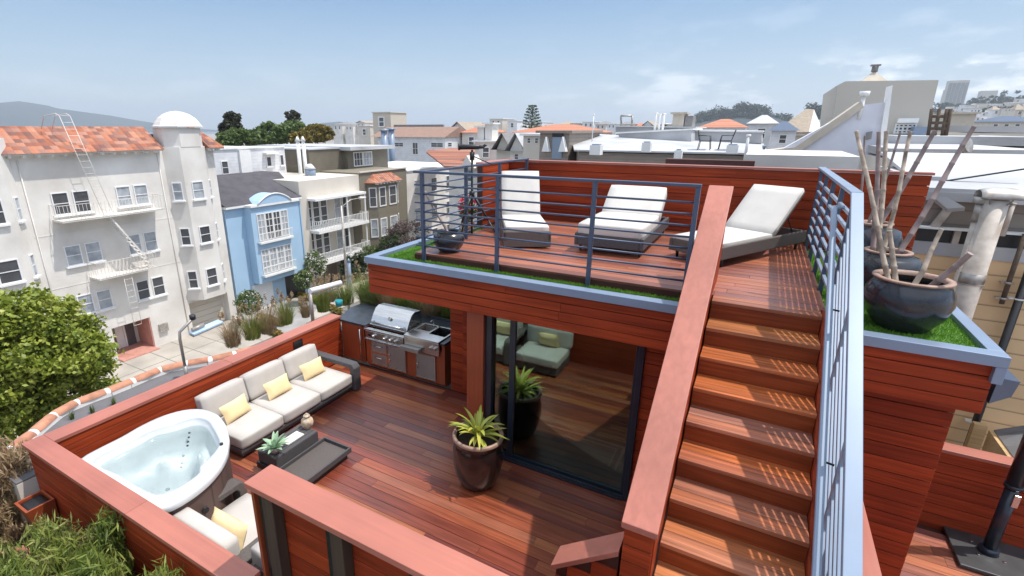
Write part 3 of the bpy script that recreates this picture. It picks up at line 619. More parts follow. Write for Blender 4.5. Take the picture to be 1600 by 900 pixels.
# --- coffee table + tray
ct = thing('coffee_table', (-4.95,3.8,0), 'low dark slatted coffee table in front of the sofa holding a vase', 'table')
mb = MB(); mb.box(-5.12,3.46,.15,-4.77,4.17,.30); mb.build('top_box', M['wicker_dark'], ct, .006)
for k in range(5): 
    mb = MB(); mb.box(-5.115+.07*k,3.465,.301,-5.052+.07*k,4.165,.309); mb.build('slat', M['wicker_dark'], ct, .002, 1)
mb = MB(); mb.box(-5.15,3.44,.05,-4.9,4.15,.14); mb.build('base', M['black'], ct, .006)
tr = thing('tray_table', (-4.5,3.8,0), 'low dark wicker tray table with raised rim beside the coffee table', 'table')
mb = MB(); mb.box(-4.75,3.46,.09,-4.27,4.25,.115); mb.build('tray', M['wicker'], tr, .004)
mb = MB(); mb.box(-4.76,3.45,.09,-4.735,4.27,.165); mb.box(-4.285,3.45,.09,-4.26,4.27,.165); mb.box(-4.735,4.245,.09,-4.285,4.27,.165); mb.box(-4.735,3.45,.09,-4.285,3.475,.165); mb.build('rim', M['wicker_dark'], tr, .003)
mb = MB(); mb.box(-4.72,3.5,0,-4.3,4.22,.088); mb.build('plinth', M['black'], tr)
# vase
c = aZ(481,668,.309)
va = thing('vase', (c.x,c.y,.31), 'round cream crackled ceramic jar on the end of the coffee table', 'vase')
mb = MB(); mb.lathe((c.x,c.y,.309),[(0,0),(.05,0),(.055,.01),(.078,.05),(.085,.09),(.075,.135),(.04,.165),(.036,.175)]); mb.build('body', M['ceramic'], va)
mb = MB(); mb.lathe((c.x,c.y,.309),[(.036,.175),(.05,.182),(.04,.2),(.012,.208),(.015,.225),(0,.23)]); mb.build('lid', M['ceramic'], va)
c = aZ(457,685,.309); mb = MB(T(c.x,c.y,.309,.0)); mb.box(-.075,-.14,.001,.075,.14,.012); tag(mb.build('booklet', M['paper']), 'pale closed booklet lying on the coffee table', 'book')
def blade(mb, base, az, el, L, w, droop, n=7, fold=.25):
    """one strap leaf rising at el and arching over"""
    b = Vector(base); d = Vector((cos(az),sin(az),0)); s_ = Vector((-sin(az),cos(az),0)); V = []
    p = b.copy(); e = el
    for i in range(n+1):
        t = i/n; ww = w*(.55+1.1*t if t < .4 else 1.0*(1-((t-.4)/.6)**2.2))+.001
        nrm = d*(-sin(e))+Vector((0,0,cos(e)))
        V += [p-s_*ww/2+nrm*ww*fold, p, p+s_*ww/2+nrm*ww*fold]
        p = p+(d*cos(e)+Vector((0,0,sin(e))))*(L/n); e -= droop/n
    mb.add(V, [f for i in range(n) for f in ((i*3,i*3+1,i*3+4,i*3+3),(i*3+1,i*3+2,i*3+5,i*3+4))], True)
c = aZ(430,707,.309)
su = thing('succulent', (c.x,c.y,.31), 'pale green agave like plant in a small dark pot on the coffee table', 'potted plant')
mb = MB(); mb.lathe((c.x,c.y,.309),[(0,0),(.045,0),(.06,.04),(.062,.085),(.055,.09),(.05,.08)]); mb.build('pot', M['galv'], su)
mb = MB()
for i in range(20): blade(mb,(c.x,c.y,.37),i*2.4,R.uniform(.25,1.25),R.uniform(.16,.26),.055,R.uniform(.2,.6))
mb.build('leaves', M['leaf_agave'], su)
# --- big brown pot
c = Vector((-2.54,4.70,0)); KZ = 1.17
bp_ = thing('planter_pot', tuple(c), 'large glazed brown pot with a spiky yellow green plant beside the glass door', 'potted plant')
mb = MB(); mb.lathe(c,[(r_,z_*KZ) for r_,z_ in [(0,0),(.20,0),(.225,.02),(.285,.15),(.316,.30),(.312,.45),(.298,.51),(.285,.535),(.30,.55),(.315,.575),(.31,.60),(.285,.605),(.27,.58),(.265,.52)]],40); mb.build('pot', M['brown_pot'], bp_)
mb = MB(); mb.lathe(c,[(r_,z_*KZ) for r_,z_ in [(.317,.572),(.318,.59),(.308,.607),(.287,.607),(.27,.585)]],40); mb.build('rim', M['pot_rim'], bp_)
mb = MB(); mb.lathe(c+Vector((0,0,.60)),[(0,.02),(.15,.01),(.268,0)],24); mb.build('soil', M['soil'], bp_)
mb = MB()
for i in range(38): blade(mb,(c.x+.03*cos(i*2.4),c.y+.03*sin(i*2.4),.64+.1*R.random()),i*2.39996+R.uniform(-.3,.3),R.uniform(.15,1.4),R.uniform(.22,.44),R.uniform(.035,.055),R.uniform(.4,1.5))
mb.build('leaves', M['leaf_brom'], bp_)
# --- hot tub
out = [(-6.0,1.93),(-6.02,2.13),(-6.03,2.36),(-6.08,2.60),(-6.09,2.83),(-6.04,3.01),(-5.94,3.15),(-5.77,3.24),(-5.50,3.25),(-5.20,3.15),(-4.90,2.98),(-4.69,2.81),(-4.55,2.64),(-4.46,2.46),(-4.41,2.28),(-4.40,2.10),(-4.42,1.95),(-4.48,1.86),(-5.0,1.855),(-5.5,1.855),(-5.90,1.855),(-5.98,1.865)]
out = out[::-1]
ctr = Vector((-5.27,2.5,0)); NA = 72
def polar(pts):
    rr = []
    for k in range(NA):
        a = 2*pi*k/NA; d = Vector((cos(a),sin(a))); best = 1.0
        for i in range(len(pts)):
            p = Vector(pts[i])-ctr.xy; q = Vector(pts[(i+1)%len(pts)])-ctr.xy; e_ = q-p
            den = d.x*e_.y-d.y*e_.x
            if abs(den) < 1e-9: continue
            t = (p.x*e_.y-p.y*e_.x)/den; u = (p.x*d.y-p.y*d.x)/den
            if t > 0 and -1e-6 <= u <= 1+1e-6: best = t
        rr.append(best)
    for _ in range(1): rr = [(rr[i-1]+2*rr[i]+rr[(i+1)%NA])/4 for i in range(NA)]
    return rr
ro = polar(out)
tub = thing('hot_tub', tuple(ctr), 'oval white hot tub full of clear water in the corner of the deck', 'hot tub')
mb = MB(); prof = [(.955,0.0),(.955,.80)]
mb.add([ctr+Vector((cos(2*pi*k/NA)*ro[k]*f,sin(2*pi*k/NA)*ro[k]*f,z)) for f,z in prof for k in range(NA)], [(k,(k+1)%NA,NA+(k+1)%NA,NA+k) for k in range(NA)], True); mb.build('skirt', M['skirt'], tub)
mb = MB()
def inner(k):  # inner lip as fraction of outline: wide deck on the near right and the back left, like the moulded shell
    a = 2*pi*k/NA
    return .80-.10*math.exp(-((a-.05)/.5)**2)-.08*math.exp(-((a-5.6)/.45)**2)-.16*math.exp(-((a-2.55)/.33)**2)-.03*cos(4*a)
def zsh(t, a):
    # t = 0 centre .. 1 inner lip; seats and a deep foot well
    x, y = t*cos(a), t*sin(a)
    seat = .50+.05*cos(3*a+.8); well = .16
    w_ = 1/(1+math.exp(-(t-.50-.08*sin(2*a))*22)); wall = 1/(1+math.exp(-(t-.90)*40))
    z = well*(1-w_)+seat*w_; z = z*(1-wall)+.80*wall
    for (bx,by,rr_,hh) in ((-.45,.50,.26,-.12),(.35,-.40,.28,-.10),(.55,.32,.22,-.12),(-.45,-.30,.34,-.14),(0,.55,.10,.16),(-.62,.10,.10,.12),(.12,-.62,.10,.12),(.68,-.05,.10,.14)): z += hh*math.exp(-((x-bx)**2+(y-by)**2)/rr_**2*1.5)*(1-wall)
    return z
rings = []
for t in [i/22 for i in range(1,23)]: rings.append([(ro[k]*inner(k)*t, zsh(t,2*pi*k/NA)) for k in range(NA)])
for f, z in ((.02,.822),(.06,.84),(.25,.848),(.6,.85),(.9,.848),(.97,.838),(1.0,.815),(1.0,.785),(.985,.775)):
    rings.append([(ro[k]*(inner(k)+(1-inner(k))*f), z) for k in range(NA)])
V = [ctr+Vector((0,0,zsh(0,0)))]
for rg_ in rings: V += [ctr+Vector((cos(2*pi*k/NA)*r,sin(2*pi*k/NA)*r,z)) for k,(r,z) in enumerate(rg_)]
Fc = [(0,1+k,1+(k+1)%NA) for k in range(NA)]
for i in range(len(rings)-1): Fc += [(1+i*NA+k,1+(i+1)*NA+k,1+(i+1)*NA+(k+1)%NA,1+i*NA+(k+1)%NA) for k in range(NA)]
mb.add(V,Fc,True); mb.build('shell', M['acrylic'], tub)
mb = MB(); V = [ctr+Vector((0,0,.755))]
NR_ = 24
for j in range(1,NR_+1):
    for k in range(NA):
        r = ro[k]*inner(k)*.955*j/NR_; a = 2*pi*k/NA; x, y = cos(a)*r, sin(a)*r
        V.append(ctr+Vector((x,y,.755+.0035*sin(9*x+5*y)+.003*sin(17*y-7*x+1)+.002*sin(31*x+3)*sin(27*y))))
Fc = [(0,1+k,1+(k+1)%NA) for k in range(NA)]
for i in range(NR_-1): Fc += [(1+i*NA+k,1+(i+1)*NA+k,1+(i+1)*NA+(k+1)%NA,1+i*NA+(k+1)%NA) for k in range(NA)]
mb.add(V,Fc,True); mb.build('water', M['water'], tub)
mb = MB()
for i,(px,py) in enumerate(((296,677),(295,684),(294,691),(293,697))):
    c = aZ(px,py,.70); mb.cyl(c,c+Vector((0,0,.012)),.013,n=10)
mb.build('jet_nozzle', M['black'], tub)
for px,py in ((184,708),(187,716),(185,722),(262,765)):
    c = aZ(px,py,.60); mb = MB(); mb.cyl(c,c+Vector((0,0,.01)),.022,n=12); mb.build('jet', M['steel'], tub)
c = aZ(346,694,.855); mb = MB(); mb.cyl(c-Vector((0,0,.01)),c+Vector((0,0,.012)),.02,n=14); mb.build('control_knob', M['black'], tub)
c = aZ(304,781,.5); d = (c.xy-ctr.xy).normalized(); 
kk = min(range(NA), key=lambda k: (Vector((cos(2*pi*k/NA),sin(2*pi*k/NA)))-d).length); cc = ctr+Vector((d.x,d.y,0))*(ro[kk]*.965)
mb = MB(); mb.cyl(cc+Vector((0,0,.55)),cc+Vector((d.x*.02,d.y*.02,.55)),.035,n=12); mb.build('drain_valve', M['black'], tub)
# --- outdoor kitchen
kt = thing('outdoor_kitchen', (-5.3,6.9,0), 'outdoor kitchen counter with dark stone top built against the planting', 'kitchen counter')
Yk = 6.53
mb = MB(); mb.box(-6.52,Yk+.01,.06,-5.97,7.3,.80); mb.box(-5.93,Yk+.01,.05,-4.995,7.3,.80); mb.box(-4.995,Yk+.01,.05,-4.19,7.3,.66); mb.box(-4.25,Yk+.01,.66,-4.19,7.3,.80); mb.box(-5.93,Yk+.06,0,-4.19,7.3,.05); mb.build('cabinet', M['post_wood'], kt, .003)
mb = MB(); mb.box(-6.50,Yk-.012,.07,-6.0,Yk+.01,.79); mb.build('fridge_door', M['post_wood'], kt, .004)
mb = MB(); mb.cyl((-6.025,Yk-.045,.12),(-6.025,Yk-.045,.74),.012,n=10); mb.box(-6.033,Yk-.045,.14,-6.017,Yk-.01,.155); mb.box(-6.033,Yk-.045,.70,-6.017,Yk-.01,.715); mb.build('fridge_handle', M['steel'], kt)
mb = MB(); mb.poly([(-6.55,Yk-.03),(-5.90,Yk-.03),(-5.90,7.42),(-6.78,7.42),(-6.80,7.10),(-6.62,6.62)],.80,.84); mb.box(-5.90,7.14,.80,-4.17,7.42,.84); mb.box(-4.26,Yk-.03,.80,-4.17,7.14,.84); mb.box(-5.90,7.42,.80,-4.17,7.46,.88); mb.build('worktop', M['stone'], kt, .004)
def panel(n_,x0,x1,z0,z1):
    mb = MB(); mb.box(x0,Yk-.012,z0,x1,Yk+.008,z1); o = mb.build(n_, M['steel_dark'], kt, .003)
    mb = MB()
    for a0,a1,b0,b1 in ((x0,x0+.018,z0,z1),(x1-.018,x1,z0,z1),(x0+.018,x1-.018,z0,z0+.018),(x0+.018,x1-.018,z1-.018,z1)): mb.box(a0,Yk-.018,b0,a1,Yk-.013,b1)
    mb.build('trim', M['steel'], o); return o
def handle(o,x0,x1,z):
    mb = MB(); mb.tube([(x0,Yk-.015,z),(x0+.01,Yk-.045,z),((x0+x1)/2,Yk-.05,z),(x1-.01,Yk-.045,z),(x1,Yk-.015,z)],.009); mb.build('handle', M['steel'], o)
o = panel('drawer',-5.80,-5.42,.34,.58); handle(o,-5.70,-5.53,.48)
o = panel('drawer',-5.80,-5.42,.09,.335); handle(o,-5.70,-5.53,.25)
o = panel('cabinet_door',-5.41,-5.0,.09,.58)
mb = MB(); mb.cyl((-5.36,Yk-.04,.37),(-5.36,Yk-.012,.37),.018,n=12); mb.cyl((-5.36,Yk-.04,.27),(-5.36,Yk-.012,.27),.018,n=12); mb.build('knob', M['steel'], o)
o = panel('cabinet_door',-4.78,-4.37,.09,.56)
mb = MB(); mb.tube([(-4.73,Yk-.015,.26),(-4.73,Yk-.045,.28),(-4.73,Yk-.045,.36),(-4.73,Yk-.015,.38)],.009); mb.build('handle', M['steel'], o)
gr = thing('gas_grill', (-5.4,6.8,.8), 'stainless steel gas grill with closed hood set in the counter', 'grill')
mb = MB(); mb.box(-5.88,Yk-.05,.60,-5.02,Yk+.0,.76); mb.box(-5.90,Yk-.06,.765,-5.0,Yk+.08,.80); mb.box(-5.885,Yk+.08,.78,-5.015,7.13,.845); mb.build('body', M['steel'], gr, .006)
mb = MB(); mb.box(-5.90,Yk-.075,.585,-5.0,Yk-.052,.61); mb.build('drip_edge', M['steel'], gr, .004)
hood = [(-5.88,6.63,.85),(-5.88,6.71,.99),(-5.88,6.80,1.10),(-5.88,6.90,1.135),(-5.88,7.06,1.115),(-5.88,7.12,.85)]
mb = MB(); mb.ext(hood,(.84,0,0)); mb.build('hood', M['steel'], gr, .01, 3)
mb = MB(); mb.cyl((-5.84,6.585,.90),(-5.08,6.585,.90),.014,n=12); mb.box(-5.82,6.585,.893,-5.80,6.66,.907); mb.box(-5.12,6.585,.893,-5.10,6.66,.907); mb.build('hood_handle', M['steel'], gr)
mb = MB(); mb.cyl((-5.46,6.69,.985),(-5.46,6.672,.995),.035,n=16); mb.build('thermometer', M['steel_dark'], gr)
for x in (-5.68,-5.43,-5.30,-5.18):
    mb = MB(); mb.cyl((x,Yk-.10,.68),(x,Yk-.05,.68),.032,.036,n=16); mb.build('knob', M['steel'], gr, .004)
mb = MB(); mb.box(-5.82,Yk-.054,.66,-5.74,Yk-.05,.70); mb.build('badge', M['black'], gr)
sn = thing('side_sink', (-4.6,6.8,.8), 'stainless steel bar sink and side burner right of the grill', 'sink')
def basin(mb,x0,x1,y0,y1,zt,d,w=.012):
    mb.box(x0,y0,zt-d,x1,y1,zt-d+.01); mb.box(x0,y0,zt-d,x0+w,y1,zt); mb.box(x1-w,y0,zt-d,x1,y1,zt); mb.box(x0,y0,zt-d,x1,y0+w,zt); mb.box(x0,y1-w,zt-d,x1,y1,zt)
mb = MB(); zt=.865
mb.box(-4.99,Yk-.06,zt-.03,-4.27,6.72,zt); mb.box(-4.99,6.72,zt-.03,-4.95,7.12,zt); mb.box(-4.67,6.72,zt-.03,-4.63,7.12,zt); mb.box(-4.30,6.72,zt-.03,-4.27,7.12,zt); mb.box(-4.95,7.08,zt-.03,-4.30,7.12,zt); mb.build('deck', M['steel'], sn, .004)
mb = MB(); basin(mb,-4.95,-4.67,6.80,7.08,zt-.032,.12); mb.box(-4.95,6.72,zt-.03,-4.67,6.80,zt-.002); mb.build('basin', M['steel_dark'], sn)
mb = MB(); basin(mb,-4.63,-4.30,6.72,7.08,zt-.032,.15); mb.build('basin', M['black'], sn)
mb = MB(); mb.box(-4.99,Yk-.055,.60,-4.27,Yk-.012,zt-.031); mb.build('front_panel', M['steel'], sn, .004)
mb = MB(); mb.box(-5.02,Yk-.15,.60,-4.62,Yk-.06,.68); mb.build('bottle_rail', M['steel_dark'], sn, .006)
for x in (-4.42,-4.34):
    mb = MB(); mb.cyl((x,Yk-.10,.73),(x,Yk-.055,.73),.03,.034,n=16); mb.build('knob', M['steel'], sn, .004)
mb = MB(); mb.tube([(-4.78,7.10,zt),(-4.78,7.10,zt+.07),(-4.78,7.07,zt+.10),(-4.78,7.0,zt+.09)],.009); mb.build('tap', M['steel'], sn)

# ================================================================== SUN TERRACE
def lounger(loc, ang, w, L, label, hinge, back_len, back_ang, mats=('wicker_dark','lounge_cushion'), thick=.09, zt=.28, curve=False):
    """foot at the local origin, body along +x"""
    o = thing('sun_lounger', (loc[0],loc[1],2.70), label, 'sun lounger', 'sun loungers on the sun terrace'); T_ = T(loc[0],loc[1],2.70,ang)
    mb = MB(T_)
    if curve:
        pts = [(0,-0,.10),(0,0,.24),(.5,0,.20),(1.05,0,.24),(1.25,0,.30),(1.9,0,.22),(1.9,0,.10),(1.0,0,.06)]
        for s_ in (-w/2, w/2-.05): mb.ext([(p[0],s_,p[2]) for p in pts], (0,.05,0))
        mb.box(0,-w/2,.02,.05,w/2,.24)
    else:
        mb.box(0,-w/2,.10,L,-w/2+.05,.26); mb.box(0,w/2-.05,.10,L,w/2,.26); mb.box(0,-w/2+.05,.10,.05,w/2-.05,.26); mb.box(L-.05,-w/2+.05,.10,L,w/2-.05,.26)
    mb.build('frame', M[mats[0]], o, .012)
    mb = MB(T_); mb.box(.05,-w/2+.05,.19,hinge,w/2-.05,.225); mb.build('deck_panel', M[mats[0]], o)
    for x in (.12,L-.12):
        for s_ in (-1,1):
            mb = MB(T_); mb.cyl((x,s_*(w/2-.06),0),(x,s_*(w/2-.05),.11),.016,.022,n=8); mb.build('leg', M['black'], o)
    cushion(.01,-w/2+.03,.23,hinge,w/2-.03,.23+thick,T_).build('seat_cushion', M[mats[1]], o)
    TB = T_ @ T(hinge,0,.235,0,0,-back_ang)
    mb = MB(TB); mb.box(0,-w/2+.03,-.02,back_len,w/2-.03,.005); mb.build('back_panel', M[mats[0]], o, .006)
    cushion(.0,-w/2+.03,.005,back_len,w/2-.03,.005+thick,TB).build('back_cushion', M[mats[1]], o)
    for s_ in (-1,1):
        mb = MB(T_); mb.cyl((hinge+back_len*.55*cos(back_ang),s_*(w/2-.08),.22+back_len*.55*sin(back_ang)),(hinge+back_len*.8,s_*(w/2-.08),.16),.009,n=6); mb.build('back_strut', M['black'], o)
    return o
lounger((-2.66,6.30), radians(119), .66, 1.95, 'curved wicker sun lounger with steep backrest nearest the telescope', 1.08, .78, radians(60), ('wicker','lounge_cushion'), .08, curve=True)
lounger((-1.60,6.47), radians(90), .90, 1.95, 'wide sun lounger with thick mattress in the middle of the sun terrace', 1.22, .62, radians(40), ('wicker_dark','lounge_cushion'), .17)
lounger((-.58,6.62), radians(62), .72, 1.98, 'dark framed sun lounger turned sideways at the top of the stairs', 1.16, .82, radians(43), ('wicker','lounge_cushion'), .07)
# telescope
tx, ty = -3.62, 6.45
ts = thing('telescope', (tx,ty,2.70), 'black spotting telescope on a tall tripod behind the corner railing', 'telescope')
mb = MB(); mb.cyl((tx,ty,2.78),(tx,ty,4.0),.016,n=10); mb.cyl((tx,ty,3.35),(tx,ty,3.42),.04,n=10); mb.cyl((tx,ty,3.86),(tx,ty,3.97),.035,n=10); mb.build('centre_column', M['black'], ts)
for a in (.4,2.5,4.6):
    mb = MB(); mb.cyl((tx,ty,3.40),(tx+.24*cos(a),ty+.24*sin(a),3.0),.02,.017,n=8); mb.cyl((tx+.24*cos(a),ty+.24*sin(a),3.0),(tx+.42*cos(a),ty+.42*sin(a),2.70),.013,.012,n=8); mb.build('leg', M['black'], ts)
    mb = MB(); mb.cyl((tx,ty,3.02),(tx+.2*cos(a),ty+.2*sin(a),3.05),.007,n=6); mb.build('brace', M['black'], ts)
RV = Vector((cos(YAW),-sin(YAW),0)); c = Vector((tx,ty,4.04))
mb = MB(); mb.cyl(c-RV*.17,c+RV*.10,.038,.034,n=14); mb.cyl(c+RV*.10,c+RV*.17,.026,.022,n=12); mb.cyl(c-RV*.20,c-RV*.17,.046,n=14); mb.build('tube', M['black'], ts, .003)
mb = MB(); mb.cyl(c+RV*.15,c+RV*.20+Vector((0,0,.035)),.02,n=10); mb.build('eyepiece', M['black'], ts)
mb = MB(); mb.cyl((tx,ty,3.92),Vector((tx,ty,3.80))+RV*.28,.008,n=6); mb.build('pan_handle', M['black'], ts)
# pots and bamboo canes
def pot(c, r, h, label, mt='glaze_pot', rim='pot_rim', neck=.78):
    o = thing('glazed_pot', tuple(c), label, 'pot')
    mb = MB(); mb.lathe(c,[(0,0),(r*.55,0),(r*.62,h*.04),(r*.88,h*.3),(r,h*.58),(r*.97,h*.75),(r*.85,h*.9),(r*neck,h*.95),(r*(neck+.07),h),(r*neck*.93,h),(r*neck*.9,h*.9),(r*.85,h*.7)],36); mb.build('body', M[mt], o)
    mb = MB(); mb.lathe(c,[(r*(neck+.015),h*.955),(r*(neck+.09),h*.975),(r*(neck+.085),h*1.005),(r*neck*.92,h*1.005),(r*neck*.89,h*.93)],36); mb.build('rim', M[rim], o)
    mb = MB(); mb.lathe(c+Vector((0,0,h*.8)),[(0,0),(r*neck*1.05,0)],20); mb.build('soil', M['soil'], o)
    return o
P3, P2, P1 = Vector((1.27,5.52,2.60)), Vector((1.20,6.25,2.60)), Vector((1.17,7.0,2.60))
pot(P3,.315,.46,'squat blue black glazed pot at the front of the turf beside the coping',neck=.80)
pot(P2,.30,.54,'dark glazed pot standing between the front pot and the rear pot on the turf',neck=.56)
pot(P1,.28,.70,'dark glazed pot at the back of the row of three on the turf',neck=.5)
def cane(p0, px, py, Y, r, label, m='bamboo'):
    p0 = Vector(p0); p1 = aY(px,py,Y); mb = MB(); n = 9; L = (p1-p0).length; pts = []; rr = []
    nn = max(3,int(L/.17)); side = (p1-p0).cross(Vector((0,0,1))).normalized()
    for i in range(nn+1):
        t = i/nn; q = p0.lerp(p1,t)+side*(.008*sin(t*7+p0.x*9))
        for dt,k in ((-.01,1),(0,1.22),(.01,1)):
            if 0 <= t+dt/L <= 1: pts.append(q+(p1-p0).normalized()*dt); rr.append(r*(1-.3*t)*k)
    mb.tube(pts, rr, 8); o = mb.build('bamboo_cane', M[m]); tag(o, label, 'bamboo cane', 'bleached bamboo canes standing in the pots')
z0 = 2.97
_cane = cane
def cane(p0,px,py,Y,r,label,m='bamboo'): _cane(p0,px,py,Y,r*1.1,label,m)
cane((P3.x-.14,P3.y+.0,z0),1339,205,5.9,.020,'tall thin cane leaning left out of the front pot, nearest the stair railing')
cane((P3.x-.09,P3.y+.05,z0),1390,360,5.62,.022,'short pale cut cane standing upright in the front pot')
cane((P3.x+.0,P3.y-.08,z0),1472,358,5.6,.020,'short cane leaning right out of the front pot toward the flue')
cane((P3.x+.08,P3.y-.1,z0),1517,396,5.3,.026,'thick grey cane stub leaning low to the right over the rim of the front pot','bamboo2')
cane((P2.x-.09,P2.y,z0),1374,206,6.4,.022,'straight dark grey cane rising from the middle pot','bamboo2')
cane((P2.x-.05,P2.y+.05,z0),1386,205,6.5,.022,'straight pale cane rising beside the dark one in the middle pot')
cane((P2.x+.05,P2.y,z0),1523,198,6.6,.024,'longest cane, leaning far right from the middle pot','bamboo2')
cane((P2.x-.02,P2.y+.04,z0),1424,206,6.6,.020,'pale cane leaning slightly right from the middle pot')
cane((P1.x-.04,P1.y,z0),1462,204,7.2,.026,'thick grey cane crossing behind the others from the rear pot','bamboo2')
cane((P1.x-.08,P1.y,z0),1408,207,7.2,.014,'thin dark cane leaning slightly right from the rear pot','bamboo2')
cane((P1.x-.1,P1.y+.05,z0),1352,212,7.3,.012,'thin dark cane leaning slightly left behind the front canes','bamboo2')
sp_ = Vector((-3.52,5.64,2.70))
pot(sp_,.215,.28,'small round dark pot behind the corner post of the terrace railing',neck=.7,rim='black')
cane((sp_.x+.02,sp_.y,2.9),664,300,5.72,.018,'brown stick leaning left out of the small corner pot','bamboo2')
# ================================================================== RIGHT: umbrella stand, neighbour wall
c = aZ(1541,868,.0)
ub = thing('umbrella_stand', (c.x,c.y,0), 'black umbrella mast on a flat square base plate on the side deck', 'umbrella')
mb = MB(); mb.add([(c.x-.30,c.y-.35,.01),(c.x+.40,c.y-.35,.01),(c.x+.40,c.y+.35,.01),(c.x-.30,c.y+.35,.01),(c.x-.30,c.y-.35,.05),(c.x+.40,c.y-.35,.05),(c.x+.40,c.y+.35,.05),(c.x-.30,c.y+.35,.05)],[(0,3,2,1),(4,5,6,7),(0,1,5,4),(1,2,6,5),(2,3,7,6),(3,0,4,7)]); mb.build('base_plate', mat('worn_black_steel',(.045,.045,.047),.5,var=.3), ub, .008)
mb = MB(); mb.cyl((c.x,c.y,.05),(c.x,c.y,.12),.085,.075,n=20); mb.cyl((c.x,c.y,.12),(c.x,c.y,.86),.055,n=20); mb.cyl((c.x,c.y,.86),(c.x,c.y,.90),.072,n=20); mb.cyl((c.x,c.y,.90),(c.x,c.y,2.3),.066,n=20); mb.build('mast', M['blackgloss'], ub)
mb = MB(); mb.box(c.x+.0,c.y-.08,.68,c.x+.05,c.y-.052,.82); mb.build('latch', M['steel'], ub, .006)
for a,b in ((-.1,-.1),(.1,-.1),(.1,.1),(-.1,.1)):
    mb = MB(); mb.cyl((c.x+a,c.y+b,.05),(c.x+a,c.y+b,.062),.014,n=8); mb.build('bolt', M['steel'], ub)
pts = [aZ(*q,.02) for q in ((1510,814),(1528,822),(1540,838),(1556,850),(1572,862),(1590,872),(1610,880),(1630,884))]
mb = MB(); mb.tube(pts,.011,8); tag(mb.build('garden_hose', M['green_hose']), 'bright green garden hose lying behind the umbrella base', 'hose')
nb = thing('neighbour_house', (3.5,9.4,0), 'neighbouring house with yellow lap siding and taupe upper wall behind the pots', 'house')
NY = 9.3
mb = MB(); mb.box(2.0,NY+.02,-5,9,13,2.62); mb.build('lower_wall', M['yellow_siding'], nb)
mb = MB(); mb.box(1.95,NY,2.58,9,NY+.1,2.76); mb.build('white_band', M['white_roof'], nb)
mb = MB(); mb.box(2.02,NY+.05,2.76,9,NY+.3,2.95); mb.build('dark_vent_strip', M['black'], nb)
for x in (2.44,3.30):
    mb = MB(); mb.box(x,NY+.0,2.76,x+.07,NY+.06,2.95); mb.build('strip_post', M['flue'], nb)
mb = MB(); mb.box(1.98,NY-.05,2.95,9,NY+.1,2.975); mb.build('sill', M['white'], nb)
mb = MB(); mb.box(2.06,NY+.15,2.97,9,NY+.35,3.34); mb.build('upper_wall', M['grey_siding'], nb)
mb = MB(); mb.ext([(2.0,NY-.02,3.34),(9,NY-.02,3.34),(9,NY-.02,3.46),(2.0,NY-.02,3.46)],(0,.05,0)); mb.ext([(2.0,NY,3.46),(9,NY,3.46),(9,NY+3.8,3.80),(2.0,NY+3.8,3.80)],(0,0,.05)); mb.ext([(2.6,NY-.03,3.46),(9,NY-.03,3.62),(9,NY-.03,3.66),(2.6,NY-.03,3.50)],(0,.5,0)); mb.build('white_flat_roof', M['white_roof'], nb)
mb = MB(); a,b,c,d = aY(1458,285,NY+.6)+Vector((0,0,.0)),aY(1610,262,NY+.6),aY(1610,264,NY+.6),aY(1458,287,NY+.6); mb.ext([a,b,c,d],(0,.05,0)); mb.build('roof_seam', M['black'], nb)
mb = MB(); mb.box(1.9,NY+.6,3.5,2.35,NY+3,3.62); mb.build('gutter', M['white_roof'], nb)
mb = MB(); mb.hexa([(2.18,NY-.02,2.97),(2.26,NY-.02,2.97),(2.26,NY+.1,2.97),(2.18,NY+.1,2.97)],[(2.30,NY-.02,3.30),(2.38,NY-.02,3.30),(2.38,NY+.1,3.30),(2.30,NY+.1,3.30)]); mb.build('wall_strut', M['flue'], nb)
mb = MB(); mb.add([aY(x,y,NY-.3) for x,y in ((1457,307),(1480,308),(1508,324),(1480,326))]+[aY(x,y,NY-.25)+Vector((0,0,-.03)) for x,y in ((1457,309),(1480,310),(1508,326),(1480,328))],[(0,1,2,3),(7,6,5,4),(0,4,5,1),(1,5,6,2),(2,6,7,3),(3,7,4,0)]); mb.build('flashing', M['white_roof'], nb)
fl = thing('flue_pipe', (2.72,9.0,0), 'wide cream painted metal flue with a rust stain and a curved cowl', 'flue')
FY = 9.0; a_ = aY(1560,312,FY)
xc = aY(1552,330,FY).x; rr = .125
mb = MB(); mb.cyl((xc,FY,-1),(xc,FY,aY(1552,312,FY).z),rr,n=28); mb.build('pipe', M['flue'], fl)
zt = aY(1552,312,FY).z; zc = aY(1520,440,FY).z
mb = MB(); mb.cyl((xc,FY,zc-.02),(xc,FY,zc+.12),rr+.008,n=28); mb.cyl((xc,FY,zc-.03),(xc,FY,zc-.02),rr+.014,n=28); mb.build('collar', M['galv'], fl)
mb = MB(); mb.box(xc-.06,FY-rr-.004,zt-.16,xc+.02,FY-rr+.03,zt-.01); 
mb = MB()
Vc = []
for i in range(13):
    a = pi*i/12
    for j in range(9):
        b = j/8; Vc.append((xc-.19+.42*b, FY-.16*cos(a), zt+.02+.135*sin(a)*(1-.25*abs(b*2-1)**3)))
mb.add(Vc,[(i*9+j,i*9+j+1,(i+1)*9+j+1,(i+1)*9+j) for i in range(12) for j in range(8)],True); cw = mb.build('cowl', M['galv'], fl); md = cw.modifiers.new('s','SOLIDIFY'); md.thickness = .008
mb = MB(); mb.cyl((xc-.08,FY-.1,zt-.05),(xc-.12,FY-.12,zt+.06),.008,n=6); mb.cyl((xc+.08,FY-.1,zt-.05),(xc+.14,FY-.12,zt+.05),.008,n=6); mb.build('cowl_bracket', M['galv'], fl)
f2 = thing('vent_pipe', (2.45,9.05,0), 'narrower grey metal vent pipe left of the wide flue', 'pipe')
